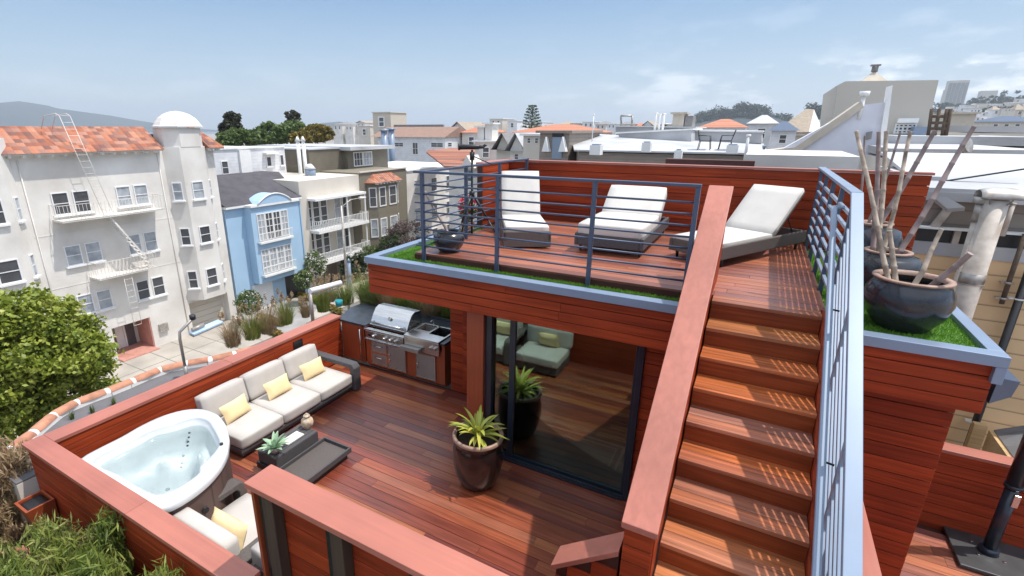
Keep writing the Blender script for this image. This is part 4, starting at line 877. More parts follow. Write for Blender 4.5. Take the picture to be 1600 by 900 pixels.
x2 = aY(1515,380,9.05).x
mb = MB(); mb.cyl((x2-.0,9.05,-1),(x2,9.05,3.33),.048,n=16); mb.build('pipe', M['flue'], f2)
mb = MB(); mb.cyl((x2,9.05,3.12),(x2,9.05,3.36),.062,n=16); mb.build('sleeve', M['galv'], f2)
mb = MB(); mb.cyl((x2,9.05,3.36),(x2,9.05,3.44),.095,.09,n=18); mb.cyl((x2+.06,9.05,3.44),(x2+.06,9.05,3.52),.03,.005,n=8); mb.build('vent_cap', M['galv'], f2)
f3 = thing('slim_vent', (2.95,9.1,0), 'slim cream vent pipe right of the wide flue', 'pipe')
x3 = aY(1571,350,9.1).x; mb = MB(); mb.cyl((x3,9.1,2.95),(x3,9.1,3.36),.035,n=14); mb.cyl((x3,9.1,3.36),(x3,9.1,3.38),.04,n=14); mb.build('pipe', M['flue'], f3)
dp = thing('downpipe', (3.25,9.2,0), 'black downpipe with white brackets on the yellow siding', 'downpipe')
xd = aY(1560,560,9.2).x; mb = MB(); mb.cyl((xd,9.2,-2),(xd,9.2,2.5),.045,n=14); mb.build('pipe', M['black'], dp)
for z in (1.0,2.1,.2): 
    mb = MB(); mb.cyl((xd,9.2,z),(xd,9.2,z+.02),.052,n=14); mb.box(xd-.1,9.2,z,xd,9.28,z+.015); mb.build('bracket', M['white'], dp)
bpz = thing('conduit', (3.13,9.2,0), 'short rusty brown conduit clipped to the yellow siding', 'conduit')
xb = aY(1580,430,9.2).x; mb = MB(); mb.cyl((xb,9.2,2.02),(xb,9.2,2.98),.028,n=12); mb.build('pipe', M['bark'], bpz)
for z in (2.08,2.3):
    mb = MB(); mb.cyl((xb,9.2,z),(xb,9.2,z+.03),.036,n=12); mb.box(xb-.07,9.2,z,xb+.06,9.28,z+.02); mb.build('clip', M['galv'], bpz)
pl = thing('plywood_enclosure', (3.3,8.2,-.5), 'raw plywood enclosure with torn felt top beyond the low wall', 'enclosure')
Q = [aY(x,y,8.4) for x,y in ((1540,740),(1546,670),(1553,668),(1600,748))]
a1=aY(1545,672,8.9); a2=aY(1608,760,7.4)
mb = MB(); mb.hexa([(a1.x,a1.y,-1.5),(a2.x,a2.y,-1.5),(a2.x+.04,a2.y,-1.5),(a1.x+.04,a1.y,-1.5)],[a1,a2,a2+Vector((.04,0,0)),a1+Vector((.04,0,0))]); mb.build('panel', M['pale_wood'], pl)
mb = MB(); mb.box(a1.x-.12,9.0,-1.5,a1.x+.02,9.1,a1.z); mb.build('post', M['pale_wood'], pl)
mb = MB(); n=9; V=[];
for i in range(n+1):
    t=i/n; p=a1.lerp(a2,t); V += [p+Vector((.05,.0,.0)), p+Vector((.5+.1*sin(i*2.3),.25,.10+.04*sin(i*3.7)))]
mb.add(V,[(2*i,2*i+1,2*i+3,2*i+2) for i in range(n)]); fo=mb.build('felt_cover', M['tar'], pl); md=fo.modifiers.new('s','SOLIDIFY'); md.thickness=.02
M['pale_tan'] = mat('pale_tan_render',(.52,.46,.38),.9,var=.08); M['tan_roof'] = mat('tan_shingle',(.33,.27,.21),.9,var=.15,scale=3); M['grey_roof'] = mat('grey_shingle',(.22,.21,.21),.9,var=.15,scale=3)

# ================================================================== GROUND AND STREET
ZS = -8.35
def sheet(name, x0,y0,x1,y1,z,m,kind='structure',nx=1,ny=1):
    mb = MB(); mb.add([(x0,y0,z),(x1,y0,z),(x1,y1,z),(x0,y1,z)],[(0,1,2,3)]); o = mb.build(name,m)
    return tag(o, kind=kind)
M['city_ground'] = mat('pale_city_ground', (.26,.24,.22), .9, var=.25, scale=.02)
M['sea'] = mat('bay_water', (.10,.16,.20), .25, var=.05, scale=.001)
sheet('ground', -1400,-3000,3000,1300,ZS-.06,M['city_ground'])
sheet('sea', -6300,-3050,6300,6300,ZS-.5,M['sea'])
sheet('road', -25.2,-60,-12.5,220,ZS,M['asphalt'])
mb = MB(); mb.box(-30.2,-60,ZS-.05,-25.2,220,ZS+.13); sw = tag(mb.build('pavement', M['concrete']), kind='structure')
mb = MB(); mb.box(-12.5,-60,ZS-.05,-9.0,220,ZS+.13); tag(mb.build('near_pavement', M['concrete']), kind='structure')
M['joint'] = mat('pavement_joint', (.2,.18,.16), .95)
mb = MB()
y = 2.0
while y < 60: mb.box(-30.1,y,ZS+.13,-25.3,y+.05,ZS+.134); y += 1.5
mb.box(-27.7,0,ZS+.13,-27.65,60,ZS+.1345); tag(mb.build('pavement_joints', M['joint']), kind='structure')

# ------------------------------------------------------------------ building helpers
def frameX(X): return Matrix(((0,0,1,X),(1,0,0,0),(0,1,0,0),(0,0,0,1)))       # u->Y v->Z w->+X
def frameY(Y): return Matrix(((1,0,0,0),(0,0,-1,Y),(0,1,0,0),(0,0,0,1)))      # u->X v->Z w->-Y
def frameP(p, q):  # vertical face from p to q (xy), u along p->q, w outward to the right of p->q
    p = Vector((p[0],p[1],0)); q = Vector((q[0],q[1],0)); d = (q-p).normalized(); w = d.cross(Vector((0,0,1)))
    return Matrix(((d.x,0,w.x,p.x),(d.y,0,w.y,p.y),(0,1,0,0),(0,0,0,1)))
def window(par, Fm, u0,u1,v0,v1, nx=1, ny=2, g='window', fr='sash', sill=True, t=.05, mull=.035, proud=.05, name='window'):
    mb = MB(Fm)
    mb.box(u0,v0,0,u0+t,v1,proud); mb.box(u1-t,v0,0,u1,v1,proud); mb.box(u0+t,v1-t,0,u1-t,v1,proud); mb.box(u0+t,v0,0,u1-t,v0+t,proud)
    w = mb.build(name, M[fr], par)
    mb = MB(Fm); mb.box(u0+t,v0+t,-.02,u1-t,v1-t,.012); mb.build('pane', M[g], w)
    mb = MB(Fm)
    for i in range(1,nx): x = u0+(u1-u0)*i/nx; mb.box(x-mull/2,v0+t,.0,x+mull/2,v1-t,proud-.01)
    for j in range(1,ny): z = v0+(v1-v0)*j/ny; mb.box(u0+t,z-mull/2,.0,u1-t,z+mull/2,proud-.012)
    if nx > 1 or ny > 1: mb.build('bars', M[fr], w)
    if sill: mb = MB(Fm); mb.box(u0-.08,v0-.09,-.01,u1+.08,v0-.002,.14); mb.build('sill', M[fr], w)
    return w

# ------------------------------------------------------------------ white apartment block (left)
XF = -30.0
wb = thing('apartment_building', (XF,12,ZS), 'large white stucco apartment block with clay tile eave, domed bay and fire escape', 'building')
mb = MB(); mb.box(XF-14,-6,ZS,XF,12.55,3.12); mb.box(XF-14,14.62,ZS,XF,17.05,3.12); mb.box(XF-14,19.75,ZS,XF,20.25,3.12); mb.box(XF-14,12.55,-6.3,XF,14.62,3.12); mb.box(XF-14,17.05,-6.2,XF,19.75,3.12); mb.box(XF-14,12.55,ZS,XF-1.6,14.62,-6.3); mb.box(XF-14,17.05,ZS,XF-.5,19.75,-6.2)
mb.build('wall', M['stucco'], wb)
def bay(y0,y1,prot,chm,z0,z1,mt,nm='bay'):
    P = [(XF-.3,y0),(XF,y0),(XF+prot,y0+chm),(XF+prot,y1-chm),(XF,y1),(XF-.3,y1)]
    mb = MB(); mb.poly(P,z0,z1); return mb.build(nm, M[mt], wb), P
b2, P2_ = bay(17.05,19.75,.72,.62,-6.0,3.3,'stucco'); b1, P1_ = bay(7.3,10.05,.72,.62,-8.35,3.9,'stucco')
mb = MB(); mb.poly([(XF-1.1,17.35),(XF+.1,17.2),(XF+.74,17.8),(XF+.74,19.0),(XF+.1,19.55),(XF-1.1,19.55)],3.3,4.36); mb.build('drum', M['stucco'], b2)
mb = MB(); V=[]; n=8; c0=Vector((XF-.25,18.4,4.40)); 
prof=[(1.06,0),(1.06,.06),(1.0,.08),(.93,.25),(.78,.5),(.55,.72),(.28,.85),(0,.9)]
base=[(XF-1.3,17.6),(XF-.7,17.2),(XF+.15,17.1),(XF+.82,17.7),(XF+.82,19.1),(XF+.15,19.65),(XF-.7,19.75),(XF-1.3,19.4)]
for f,z in prof: V += [Vector((c0.x+(b[0]-c0.x)*f/1.0, c0.y+(b[1]-c0.y)*f, c0.z+z)) for b in base]
mb.add(V,[(i*8+k,i*8+(k+1)%8,(i+1)*8+(k+1)%8,(i+1)*8+k) for i in range(len(prof)-1) for k in range(8)]); mb.add([V[k] for k in range(8)],[tuple(range(7,-1,-1))]); mb.build('dome', M['stucco'], b2)
for (P,ws) in ((P2_,(((1.30,.25),(-1.40,-2.45),(-4.08,-5.2)))),):
    for (v1,v0) in ws:
        f = frameP(P[1],P[2]); L = (Vector(P[2])-Vector(P[1])).length; window(wb,f,.22,L-.18,v0,v1,1,2,'blind' if v1>0 else 'window')
        f = frameP(P[2],P[3]); L = P[3][1]-P[2][1]; window(wb,f,.38,L-.36,v0,v1,1,2,'blind' if v1>0 else 'window')
        f = frameP(P[3],P[4]); L = (Vector(P[4])-Vector(P[3])).length; window(wb,f,.2,L-.22,v0,v1,1,2)
for (v1,v0) in ((1.3,.2),(-1.42,-2.5)):
    f = frameP(P1_[2],P1_[3]); L = P1_[3][1]-P1_[2][1]; window(wb,f,.35,L-.30,v0,v1,1,2)
    f = frameP(P1_[3],P1_[4]); L = (Vector(P1_[4])-Vector(P1_[3])).length; window(wb,f,.30,L-.25,v0,v1,1,2,'blind')
FX = frameX(XF)
for (u0,u1,v0,v1,g) in ((11.25,12.9,.2,1.3,'window'),(14.2,15.85,.25,1.33,'blind'),(11.25,12.9,-2.42,-1.38,'blind'),(14.25,15.85,-2.45,-1.33,'blind'),(11.28,12.9,-5.1,-4.03,'blind'),(14.22,15.8,-5.15,-4.02,'window')):
    m_ = (u0+u1)/2
    window(wb,FX,u0,m_-.09,v0,v1,1,2,g); window(wb,FX,m_+.09,u1,v0,v1,1,2,g)
# services and stains of the facade
for y_,z0_,z1_ in ((16.75,-8.2,3.0),(10.3,-8.2,2.9)):
    mb = MB(); mb.cyl((XF+.03,y_,z0_),(XF+.03,y_,z1_),.03,n=6); mb.build('wall_pipe', M['stucco'], wb)
for z_ in (-.75,-3.45,-6.15):
    mb = MB(); mb.box(XF,10.2,z_,XF+.012,12.5 if z_<-6 else 17.0,z_+.05); mb.build('string_course', M['stucco'], wb)
mb = MB(); mb.box(XF,15.0,-7.4,XF+.14,15.5,-6.9); mb.build('meter_box', M['galv'], wb)
# eave and tile skirt roof
mb = MB(); mb.box(XF-.2,-6,3.12,XF+.42,16.95,3.2); mb.box(XF-.2,19.75,3.12,XF+.42,20.75,3.2); mb.build('eave', M['stucco'], wb)
y = -5.5
while y < 20.6:
    if not 16.9 < y < 19.8: mb = MB(); mb.box(XF,y,3.02,XF+.38,y+.12,3.118); mb.build('eave_bracket', M['stucco'], wb)
    y += .55
mb = MB(); mb.ext([(XF+.5,-6,3.20),(XF-1.3,-6,4.42),(XF-1.4,-6,4.42),(XF-1.4,-6,3.2)],(0,22.95,0)); mb.ext([(XF+.5,19.7,3.20),(XF-1.3,19.7,4.42),(XF-1.4,19.7,4.42),(XF-1.4,19.7,3.2)],(0,.35,0)); mb.hexa([(XF-1.4,20.05,3.2),(XF+.5,20.05,3.2),(XF+.5,20.8,3.2),(XF-1.4,20.8,3.2)],[(XF-1.4,20.05,4.42),(XF-1.3,20.05,4.42),(XF-1.3,20.06,4.42),(XF-1.4,20.06,4.42)])
mb.build('tile_roof', M['tiles'], wb)
mb = MB(); mb.box(XF-14,-6,3.12,XF-1.4,20.2,4.0); mb.build('roof_slab', M['tar'], wb)
mb = MB(); mb.box(XF-3.5,8.2,4.0,XF-1.6,10.0,4.75); mb.box(XF-3.4,8.0,4.8,XF-1.2,10.2,4.9); mb.build('roof_hatch', M['stucco2'], wb)
# entrance recess and garage
mb = MB(); mb.box(XF-1.58,12.62,-8.2,XF-1.5,13.3,-6.6); mb.box(XF-1.58,13.85,-8.2,XF-1.5,14.35,-6.6); mb.build('entrance_glazing', M['window'], wb)
mb = MB(); mb.box(XF-1.6,13.3,-8.35,XF-1.48,13.42,-6.3); mb.box(XF-1.6,13.75,-8.35,XF-1.48,13.85,-6.3); mb.box(XF-1.6,13.42,-8.3,XF-1.54,13.75,-6.3); mb.build('entrance_frame', M['sash'], wb)
M['salmon'] = mat('salmon_paint', (.50,.24,.19), .8)
mb = MB(); mb.box(XF-1.6,12.56,ZS,XF+.5,14.6,-8.17); mb.box(XF-1.5,14.55,-8.17,XF-.02,14.61,-6.35); mb.build('entrance_step', M['salmon'], wb)
mb = MB()
for k in range(5): mb.box(XF-.5,17.25,-8.2+.38*k,XF-.44,19.6,-7.84+.38*k)
mb.build('garage_door', M['stucco2'], wb)
# fire escape
fe = MB(); fe.box(XF,12.1,-3.26,XF+1.0,15.1,-3.2); fe2 = fe.build('fire_escape_landing', M['stucco'], wb)
fe = MB(); fe.box(XF,11.1,-.08,XF+1.0,16.1,-.02); fe = fe.build('fire_escape_landing', M['stucco'], wb)
def balus(par, y0,y1,x0,x1,z0,z1,n,r=.008,m='stucco'):
    mb = MB()
    for k in range(n+1): y = y0+(y1-y0)*k/n; mb.box(x1-r,y-r,z0,x1+r,y+r,z1)
    for y in (y0,y1):
        for k in range(4): x = x0+(x1-x0)*k/4; mb.box(x-r,y-r,z0,x+r,y+r,z1)
    for z in (z0+.02,z1): mb.box(x1-.02,y0,z-.012,x1+.012,y1,z+.012); mb.box(x0,y0-.012,z-.012,x1,y0+.012,z+.012); mb.box(x0,y1-.012,z-.012,x1,y1+.012,z+.012)
    return mb.build('balustrade', M[m], par)
balus(fe,11.1,16.1,XF,XF+1.0,-.02,.75,30); balus(fe2,12.1,15.1,XF,XF+1.0,-3.2,-2.35,18)
def ladder(par, p, q, w, n, r=.014, m='stucco', nm='ladder'):
    p = Vector(p); q = Vector(q); mb = MB()
    for s_ in (0,w): mb.cyl(p+Vector((0,s_,0)),q+Vector((0,s_,0)),r,n=6)
    for k in range(n+1): a = p.lerp(q,k/n); mb.cyl(a,a+Vector((0,w,0)),r*.8,n=5)
    return mb.build(nm, M[m], par)
ladder(fe,(XF+.7,13.1,.0),(XF+.5,12.2,4.9),.45,16)
mb = MB()
for s_ in (0,.45): mb.tube([(XF+.5,12.2+s_,4.9),(XF+.3,12.15+s_,5.0),(XF-.4,11.95+s_,4.9),(XF-.9,11.9+s_,4.3)],.02,6)
mb.build('ladder_hook', M['stucco'], fe)
mb = MB()
for s_ in (XF+.35,XF+.85):
    mb.bar((s_,13.3,-.1),(s_,15.0,-3.2),.03,.08)
for k in range(13): t=k/12; mb.box(XF+.35,13.3+1.7*t-.06,-.1-3.1*t,XF+.85,13.3+1.7*t+.06,-.07-3.1*t)
mb.build('stair_flight', M['stucco'], fe)
ladder(fe2,(XF+.9,13.3,-3.2),(XF+.9,13.3,-6.2),.4,9)

# ------------------------------------------------------------------ light blue house
bh = thing('blue_house', (XF,23.5,ZS), 'light blue house with charcoal shingle roof and arched pediment', 'house')
mb = MB(); mb.box(XF-12,20.42,ZS,XF,26.75,-.72); mb.build('wall', M['blue_house'], bh)
mb = MB(); mb.box(XF-.2,21.85,-6.1,XF+.7,25.95,-.72); byb = mb.build('bay', M['blue_house'], bh)
mb = MB(); mb.box(XF-.2,20.40,-.72,XF+.25,26.8,-.58); mb.box(XF,21.8,-.74,XF+.85,26.0,-.60); mb.build('cornice', M['white'], bh)
r0 = aX(343.75,277.5,XF-4.0); r1 = aX(432.5,268.75,XF-4.0)
mb = MB(); mb.add([(XF+.25,20.42,-.56),(XF+.25,26.8,-.56),(XF-4.0,r1.y+.2,r1.z),(XF-4.0,20.42,r0.z),(XF-12,26.8,-.56),(XF-12,r1.y+.2,r1.z),(XF-12,20.42,r0.z),(XF-12,20.42,-.56)],[(0,1,2,3),(1,4,5,2),(3,2,5,6),(0,3,6,7),(4,7,6,5)]); mb.build('roof', M['shingle'], bh)
mb = MB(); pts=[(XF+.85,22.35,-.60)]+[(XF+.85,22.35+2.9*k/12,-.60+.62*sin(pi*k/12)**.8) for k in range(1,12)]+[(XF+.85,25.25,-.60)]; mb.ext(pts,(-1.3,0,0)); mb.build('pediment', M['blue_house'], bh)
mb = MB(); rim=[Vector(p)+Vector((.02,0,.02)) for p in pts]; mb.tube(rim,.05,6); mb.build('pediment_moulding', M['white'], bh)
FB = frameX(XF+.7)
for (v0,v1) in ((-3.12,-1.22),(-5.5,-3.72)):
    for k in range(4):
        u0 = 22.25+.66*k; window(bh,FB,u0,u0+.64,v0,v1,2,4,'window' if (k in (1,2) and v1>-2) else 'blind','white',False,.06,.04)
    mb = MB(FB); mb.box(22.15,v0-.16,0,25.0,v0-.03,.3); mb.build('sill', M['white'], bh)
    mb = MB(FB)
    for k in range(23): mb.box(22.18+.125*k,v0-.03,.27,22.205+.125*k,v0+.55,.285)
    mb.box(22.15,v0+.55,.26,25.0,v0+.58,.3); mb.build('balconet_rail', M['white'], bh)
mb = MB(frameX(XF)); mb.box(25.9,-6.1,.0,26.0,-.8,.05); mb.box(26.65,-8.3,0,26.75,-.8,.06); mb.build('corner_trim', M['blue_house'], bh)
mb = MB(frameX(XF)); mb.box(21.7,ZS+.1,0,23.4,-6.3,.05); mb.build('garage_door', M['sash'], bh)
mb = MB(frameX(XF)); mb.box(24.6,ZS+.1,0,26.4,-6.2,.04); mb.build('recess_shade_panel', M['black'], bh)  # flat black panel on the wall, painted shade of a recess

# ------------------------------------------------------------------ cream house with balconies
ch = thing('balcony_house', (XF,30.5,ZS), 'cream house with two balconies and white balustrades between the blue and olive houses', 'house')
mb = MB(); mb.box(XF-12,26.8,ZS,XF-1.0,33.5,.55); mb.box(XF-1.0,26.8,ZS,XF,27.6,.55); mb.box(XF-1.0,27.6,-.9,XF,33.5,.55); mb.build('wall', M['stucco2'], ch)
mb = MB(); mb.box(XF-.1,27.5,-.98,XF+.9,33.3,-.80); mb.build('canopy', M['white'], ch)
FC = frameX(XF-1.0)
for i,(zb_,zt_) in enumerate(((-3.3,-1.05),(-5.85,-3.7))):
    mb = MB(); mb.box(XF-.9,27.55,zb_-.22,XF+.95,33.45,zb_-.02); mb.build('balcony_floor', M['white'], ch)
    balus(ch,27.6,33.4,XF,XF+.9,zb_,zb_+.75,34,.02,'white')
    for k in range(3): window(ch,FC,28.0+.85*k,28.8+.85*k,zb_,zt_,1,3,'window','white',False,.09,.05,name='french_door')
    window(ch,FC,31.3,32.1,zb_+.1,zt_,1,2,'blind','white',False,.06); window(ch,FC,32.3,33.0,zb_+.1,zt_,1,2,'window','white',False,.06)
    for y in (31.0,33.2):
        mb = MB(); mb.box(XF+.7,y,zb_,XF+.8,y+.1,zt_+.25); mb.build('balcony_post', M['white'], ch)
mb = MB(frameX(XF-1.0)); mb.box(27.8,ZS+.1,0,31.0,-6.4,.06); mb.build('garage_door', M['grey_siding'], ch)
# ------------------------------------------------------------------ olive house
oh = thing('olive_house', (XF,37,ZS), 'olive stucco house with white framed windows and a small clay tile hood', 'house')
mb = MB(); mb.box(XF-12,33.55,ZS,XF,40.3,.68); mb.poly([(XF-.3,34.5),(XF,34.5),(XF+.6,35.2),(XF+.6,38.0),(XF,38.9),(XF-.3,38.9)],-6.0,-.25); mb.build('wall', M['olive2'], oh)
FO = frameX(XF+.6)
for (v0,v1) in ((-2.4,-.65),(-5.15,-3.45)):
    window(oh,frameP((XF,34.5),(XF+.6,35.2)),.12,.82,v0,v1,1,2,'blind' if v1<-3 else 'window','white',False,.09)
    window(oh,FO,35.35,36.3,v0,v1,1,2,'blind' if v1<-3 else 'window','white',False,.10); window(oh,FO,36.75,37.85,v0,v1,1,2,'blind' if v1<-3 else 'window','white',False,.10)
    window(oh,frameP((XF+.6,38.0),(XF,38.9)),.15,.95,v0,v1,1,2,'window','white',False,.09)
mb = MB(); mb.add([(XF+.95,34.6,-.22),(XF+.95,38.5,-.22),(XF,39.0,-.22),(XF,34.2,-.22),(XF-.1,35.4,.55),(XF-.1,37.9,.55)],[(0,1,5,4),(1,2,5),(3,0,4),(0,3,2,1)]); mb.build('tile_hood', M['tiles'], oh)
mb = MB()
for k in range(8): mb.box(XF+.6,34.9+.45*k,-.38,XF+.9,35.0+.45*k,-.24)
mb.build('hood_brackets', M['white'], oh)
mb = MB(); mb.box(XF-.02,33.55,.68,XF+.12,40.3,.80); mb.build('parapet_cap', M['stucco2'], oh)
# ------------------------------------------------------------------ next cream house with clay roof, beyond the railing
th = thing('cream_corner_house', (XF,44,ZS), 'plain cream house with flat roof seen through the left terrace railing', 'house')
mb = MB(); mb.box(XF-10,40.35,ZS,XF,52,.35); mb.build('wall', M['stucco'], th)
mb = MB(); mb.box(XF-10,40.35,.35,XF+.1,52,.47); mb.build('parapet_cap', M['white'], th)
FT = frameX(XF)
for u in (41.6,44.6,47.6,50.0):
    for v0 in (-2.0,-4.8,-7.4): window(th,FT,u,u+1.1,v0,v0+1.4,1,2,'window' if u>43 else 'blind','white')
# clay roofed house, roof planes given by their real corners
cr_ = thing('clay_roof_house', (-24,42,ZS), 'house with weathered clay tile hip roof directly behind the telescope', 'house')
A_,B_,C_,D_,E_ = aY(694,259,38), aY(800,262,38), aY(776,236,44), aY(762,227,46), aY(670,234,46)
L_ = aY(666,237,43)
mb = MB(); mb.add([A_,B_,C_,D_,E_,L_],[(0,1,2,3,4,5)]); rf_ = mb.build('tile_roof', M['tiles'], cr_); md = rf_.modifiers.new('s','SOLIDIFY'); md.thickness = .15
mb = MB(); mb.box(A_.x+.3,38.3,ZS,B_.x,48,A_.z-.15); mb.build('wall', M['stucco'], cr_)
g0,g1_,g2_ = aY(719,263,37.6), aY(741,263,37.6), aY(729,243,37.6); mb = MB(); mb.ext([g0,g1_,g2_],(0,3,0)); mb.build('gable', M['stucco'], cr_)
ww_ = frameY(37.6); a,b = aY(722,262,37.6), aY(732,285,37.6); window(cr_,frameY(38.3),a.x,b.x,b.z,a.z-.2,1,2,'window','white')
# ------------------------------------------------------------------ row behind
wk = thing('white_rear_house', (-36,27,ZS), 'white sided rear house peeking over the blue house roof', 'house')
mb = MB(); mb.box(-46,22.5,ZS,-36,31.0,2.80); mb.build('wall', M['white_siding'], wk)
FW_ = frameX(-36)
window(wk,FW_,24.8,25.4,.95,1.95,1,2); window(wk,FW_,29.0,29.5,1.3,2.1,1,1); window(wk,FW_,30.4,30.8,1.3,2.2,1,1)
mb = MB(); mb.box(-36.2,22.5,2.8,-35.9,31.0,2.92); mb.build('parapet_cap', M['white'], wk)
mb = MB(); mb.box(-36,26.4,0,-35.8,27.4,2.7); mb.box(-35.99,28.7,2.3,-35.5,30.0,2.45); mb.build('fin', M['white'], wk)
for i,y in enumerate((31.2,31.8)):
    v_ = thing('vent_stack', (-35,y,2), ('left' if i==0 else 'right')+' one of the two tall white vent stacks between the rear houses', 'vent', 'pair of white vent stacks')
    mb = MB(); mb.cyl((-34.5,y,-1),(-34.5,y,3.3),.16,n=12); mb.build('pipe', M['white'], v_); mb = MB(); mb.cyl((-34.5,y,3.3),(-34.5,y,3.7),.24,.05,n=12); mb.build('cone_cap', M['white'], v_)
ob = thing('olive_rear_house', (-34,37,ZS), 'dark olive boxy rear house with flat overhanging roof and one wide window', 'house')
mb = MB(); mb.box(-46,32.4,ZS,-34.6,36.6,2.55); mb.box(-46,36.6,ZS,-34,42.6,2.4); mb.build('wall', M['olive'], ob)
mb = MB(); mb.box(-46,36.2,2.4,-33.2,42.9,2.72); mb.box(-46,32.3,2.55,-34.5,36.2,2.65); mb.build('flat_roof', M['white_roof'], ob)
F_ = frameX(-34); window(ob,F_,37.4,38.7,.85,2.2,3,2,'window','white',False,.09); window(ob,F_,38.75,40.1,.85,2.2,3,2,'blind','white',False,.09)
bb = thing('barrel_tank', (-33,33,0), 'blue grey roof vent with white cap on the cream house roof', 'roof vent')
c = aX(485,270,-33); mb = MB(); mb.cyl((-33,c.y,.4),(-33,c.y,1.1),.45,n=14); mb.build('body', M['pale_metal'], bb); mb = MB(); mb.cyl((-33,c.y,1.1),(-33,c.y,1.5),.5,.15,n=14); mb.build('cap', M['white'], bb)
# white and blue long building with brown roof
lb = thing('white_gabled_building', (-40,62,ZS), 'long white building with low brown roof and gable end behind the olive house', 'building')
a = aY(590,213,60); b = aY(695,213,60); y1_ = aX(735,213,b.x).y; ym = (60+y1_)/2; ap = aX(714,198,b.x)
mb = MB(); mb.box(a.x,60,ZS,b.x,y1_,a.z); mb.ext([(b.x,60,a.z),(b.x,y1_,a.z),(b.x,ym,ap.z-.05)],(-1,0,0)); mb.build('wall', M['white_siding'], lb)
mb = MB(); mb.add([(a.x-1,59.6,a.z-.05),(b.x+.25,59.6,a.z-.05),(b.x+.25,ym,ap.z),(a.x-1,ym,ap.z),(a.x-1,y1_+.4,a.z-.05),(b.x+.25,y1_+.4,a.z-.05)],[(0,1,2,3),(3,2,5,4),(1,5,2),(0,3,4),(0,4,5,1)]); mb.build('roof', mat('brown_shingle',(.27,.17,.13),.9,scale=2), lb)
fL = frameY(60)
for p0_,p1_ in (((616,222),(631,230)),((644,222),(654,242)),((673,222),(693,231))):
    c = aY(*p0_,60); d = aY(*p1_,60); window(lb,fL,c.x,d.x,d.z,c.z,2,2,'window','white',False,.1)
fG = frameX(b.x)
for p0_,p1_ in (((707,208),(712,215)),((715,208),(720,215)),((699,222),(706,230))):
    c = aX(*p0_,b.x); d = aX(*p1_,b.x); window(lb,fG,c.y,d.y,d.z,c.z,1,2,'window','white',False,.1)
c = aY(615,196,66); d = aY(692,195,66); mb = MB(); mb.box(c.x,66,c.z-.25,d.x,66.4,c.z+.1); mb.build('roof_rail', M['grey_roof'], lb)
for i,(px,h) in enumerate(((600,205),(611,203))):
    c = aX(px,h,-44); v_ = thing('steel_flue', (c.x,c.y,-1), ('shorter' if i==0 else 'taller')+' blue grey steel flue beside the long white building', 'flue', 'pair of steel flues')
    mb = MB(); mb.cyl((c.x,c.y,-3),(c.x,c.y,c.z),.42,n=14); mb.build('pipe', M['pale_metal'], v_); mb = MB(); mb.cyl((c.x,c.y,c.z),(c.x,c.y,c.z+.25),.6,.6,n=14); mb.build('cap', M['pale_metal'], v_)
c = aX(692,200,-44); v_ = thing('thin_flue', (c.x,c.y,-1), 'thin dark chimney pipe left of the telescope', 'flue'); mb = MB(); mb.cyl((c.x,c.y,-3),(c.x,c.y,c.z),.22,n=10); mb.build('pipe', M['blue_metal'], v_)

# ------------------------------------------------------------------ distant roofs, each a house of its own (placed on planes facing the camera)
def block(name, label, pl, pr, pt, Y, m, depth=8, wins=0, roof=None, rh=.0, roofm=None, cat='building', group=None, zb=ZS, gdark='window'):
    """box facing -Y whose top left / top right corners appear near pixel columns pl, pr at row pt"""
    a = aY(pl,pt,Y); b = aY(pr,pt,Y); x0, x1, z1 = a.x, b.x, (a.z+b.z)/2
    o = thing(name, ((x0+x1)/2, Y, zb), label, cat, group)
    mb = MB(); mb.box(x0,Y,zb,x1,Y+depth,z1); mb.build('wall', M[m], o)
    if roof == 'flat': mb = MB(); mb.box(x0-.2,Y-.2,z1,x1+.2,Y+depth,z1+.03*(x1-x0)**.5+.1); mb.build('parapet_cap', M[roofm or 'white'], o)
    if roof == 'hip':
        i = min((x1-x0)*.4, depth*.5); mb = MB(); mb.add([(x0-.3,Y-.4,z1),(x1+.3,Y-.4,z1),(x1+.3,Y+depth,z1),(x0-.3,Y+depth,z1),(x0+i,Y+depth*.5,z1+rh),(x1-i,Y+depth*.5,z1+rh)],[(0,1,5,4),(1,2,5),(2,3,4,5),(3,0,4),(0,3,2,1)]); mb.build('roof', M[roofm], o)
    if roof == 'gable':
        xm = (x0+x1)/2; mb = MB(); mb.add([(x0-.3,Y-.4,z1),(x1+.3,Y-.4,z1),(xm,Y-.4,z1+rh),(x0-.3,Y+depth,z1),(x1+.3,Y+depth,z1),(xm,Y+depth,z1+rh)],[(0,2,5,3),(1,4,5,2),(0,3,4,1)]); mb.build('roof', M[roofm], o)
        mb = MB(); mb.ext([(x0,Y-.01,z1),(x1,Y-.01,z1),(xm,Y-.01,z1+rh*.93)],(0,depth*.98,0)); mb.build('gable', M[m], o)
    if wins:
        w_ = (x1-x0)/(wins*2+1); hh = w_*1.3; f = frameY(Y)
        for k in range(wins): 
            u0 = x0+w_*(2*k+1); window(o,f,u0,u0+w_,z1-hh-w_*.5,z1-w_*.5,1,2,gdark,'white',False,w_*.12,w_*.08,w_*.1)
    return o
block('tower_house','tall cream stair tower standing above the long white building',582,610,176,95,'pale_tan',6,1,'flat',roofm='stucco2')
block('low_cream_house','low cream house right of the cream stair tower',560,578,197,100,'stucco2',8,1,'flat')
block('white_cottage','small white gabled cottage just left of the telescope head',700,732,207,70,'white_siding',8,2,'gable',1.6,'tan_roof')
block('pale_block','pale flat block between the telescope and the araucaria, left one',765,785,186,130,'stucco2',8,2,'flat')
block('pale_block','pale flat block just left of the araucaria tree',793,808,189,130,'white_siding',8,1,'flat')
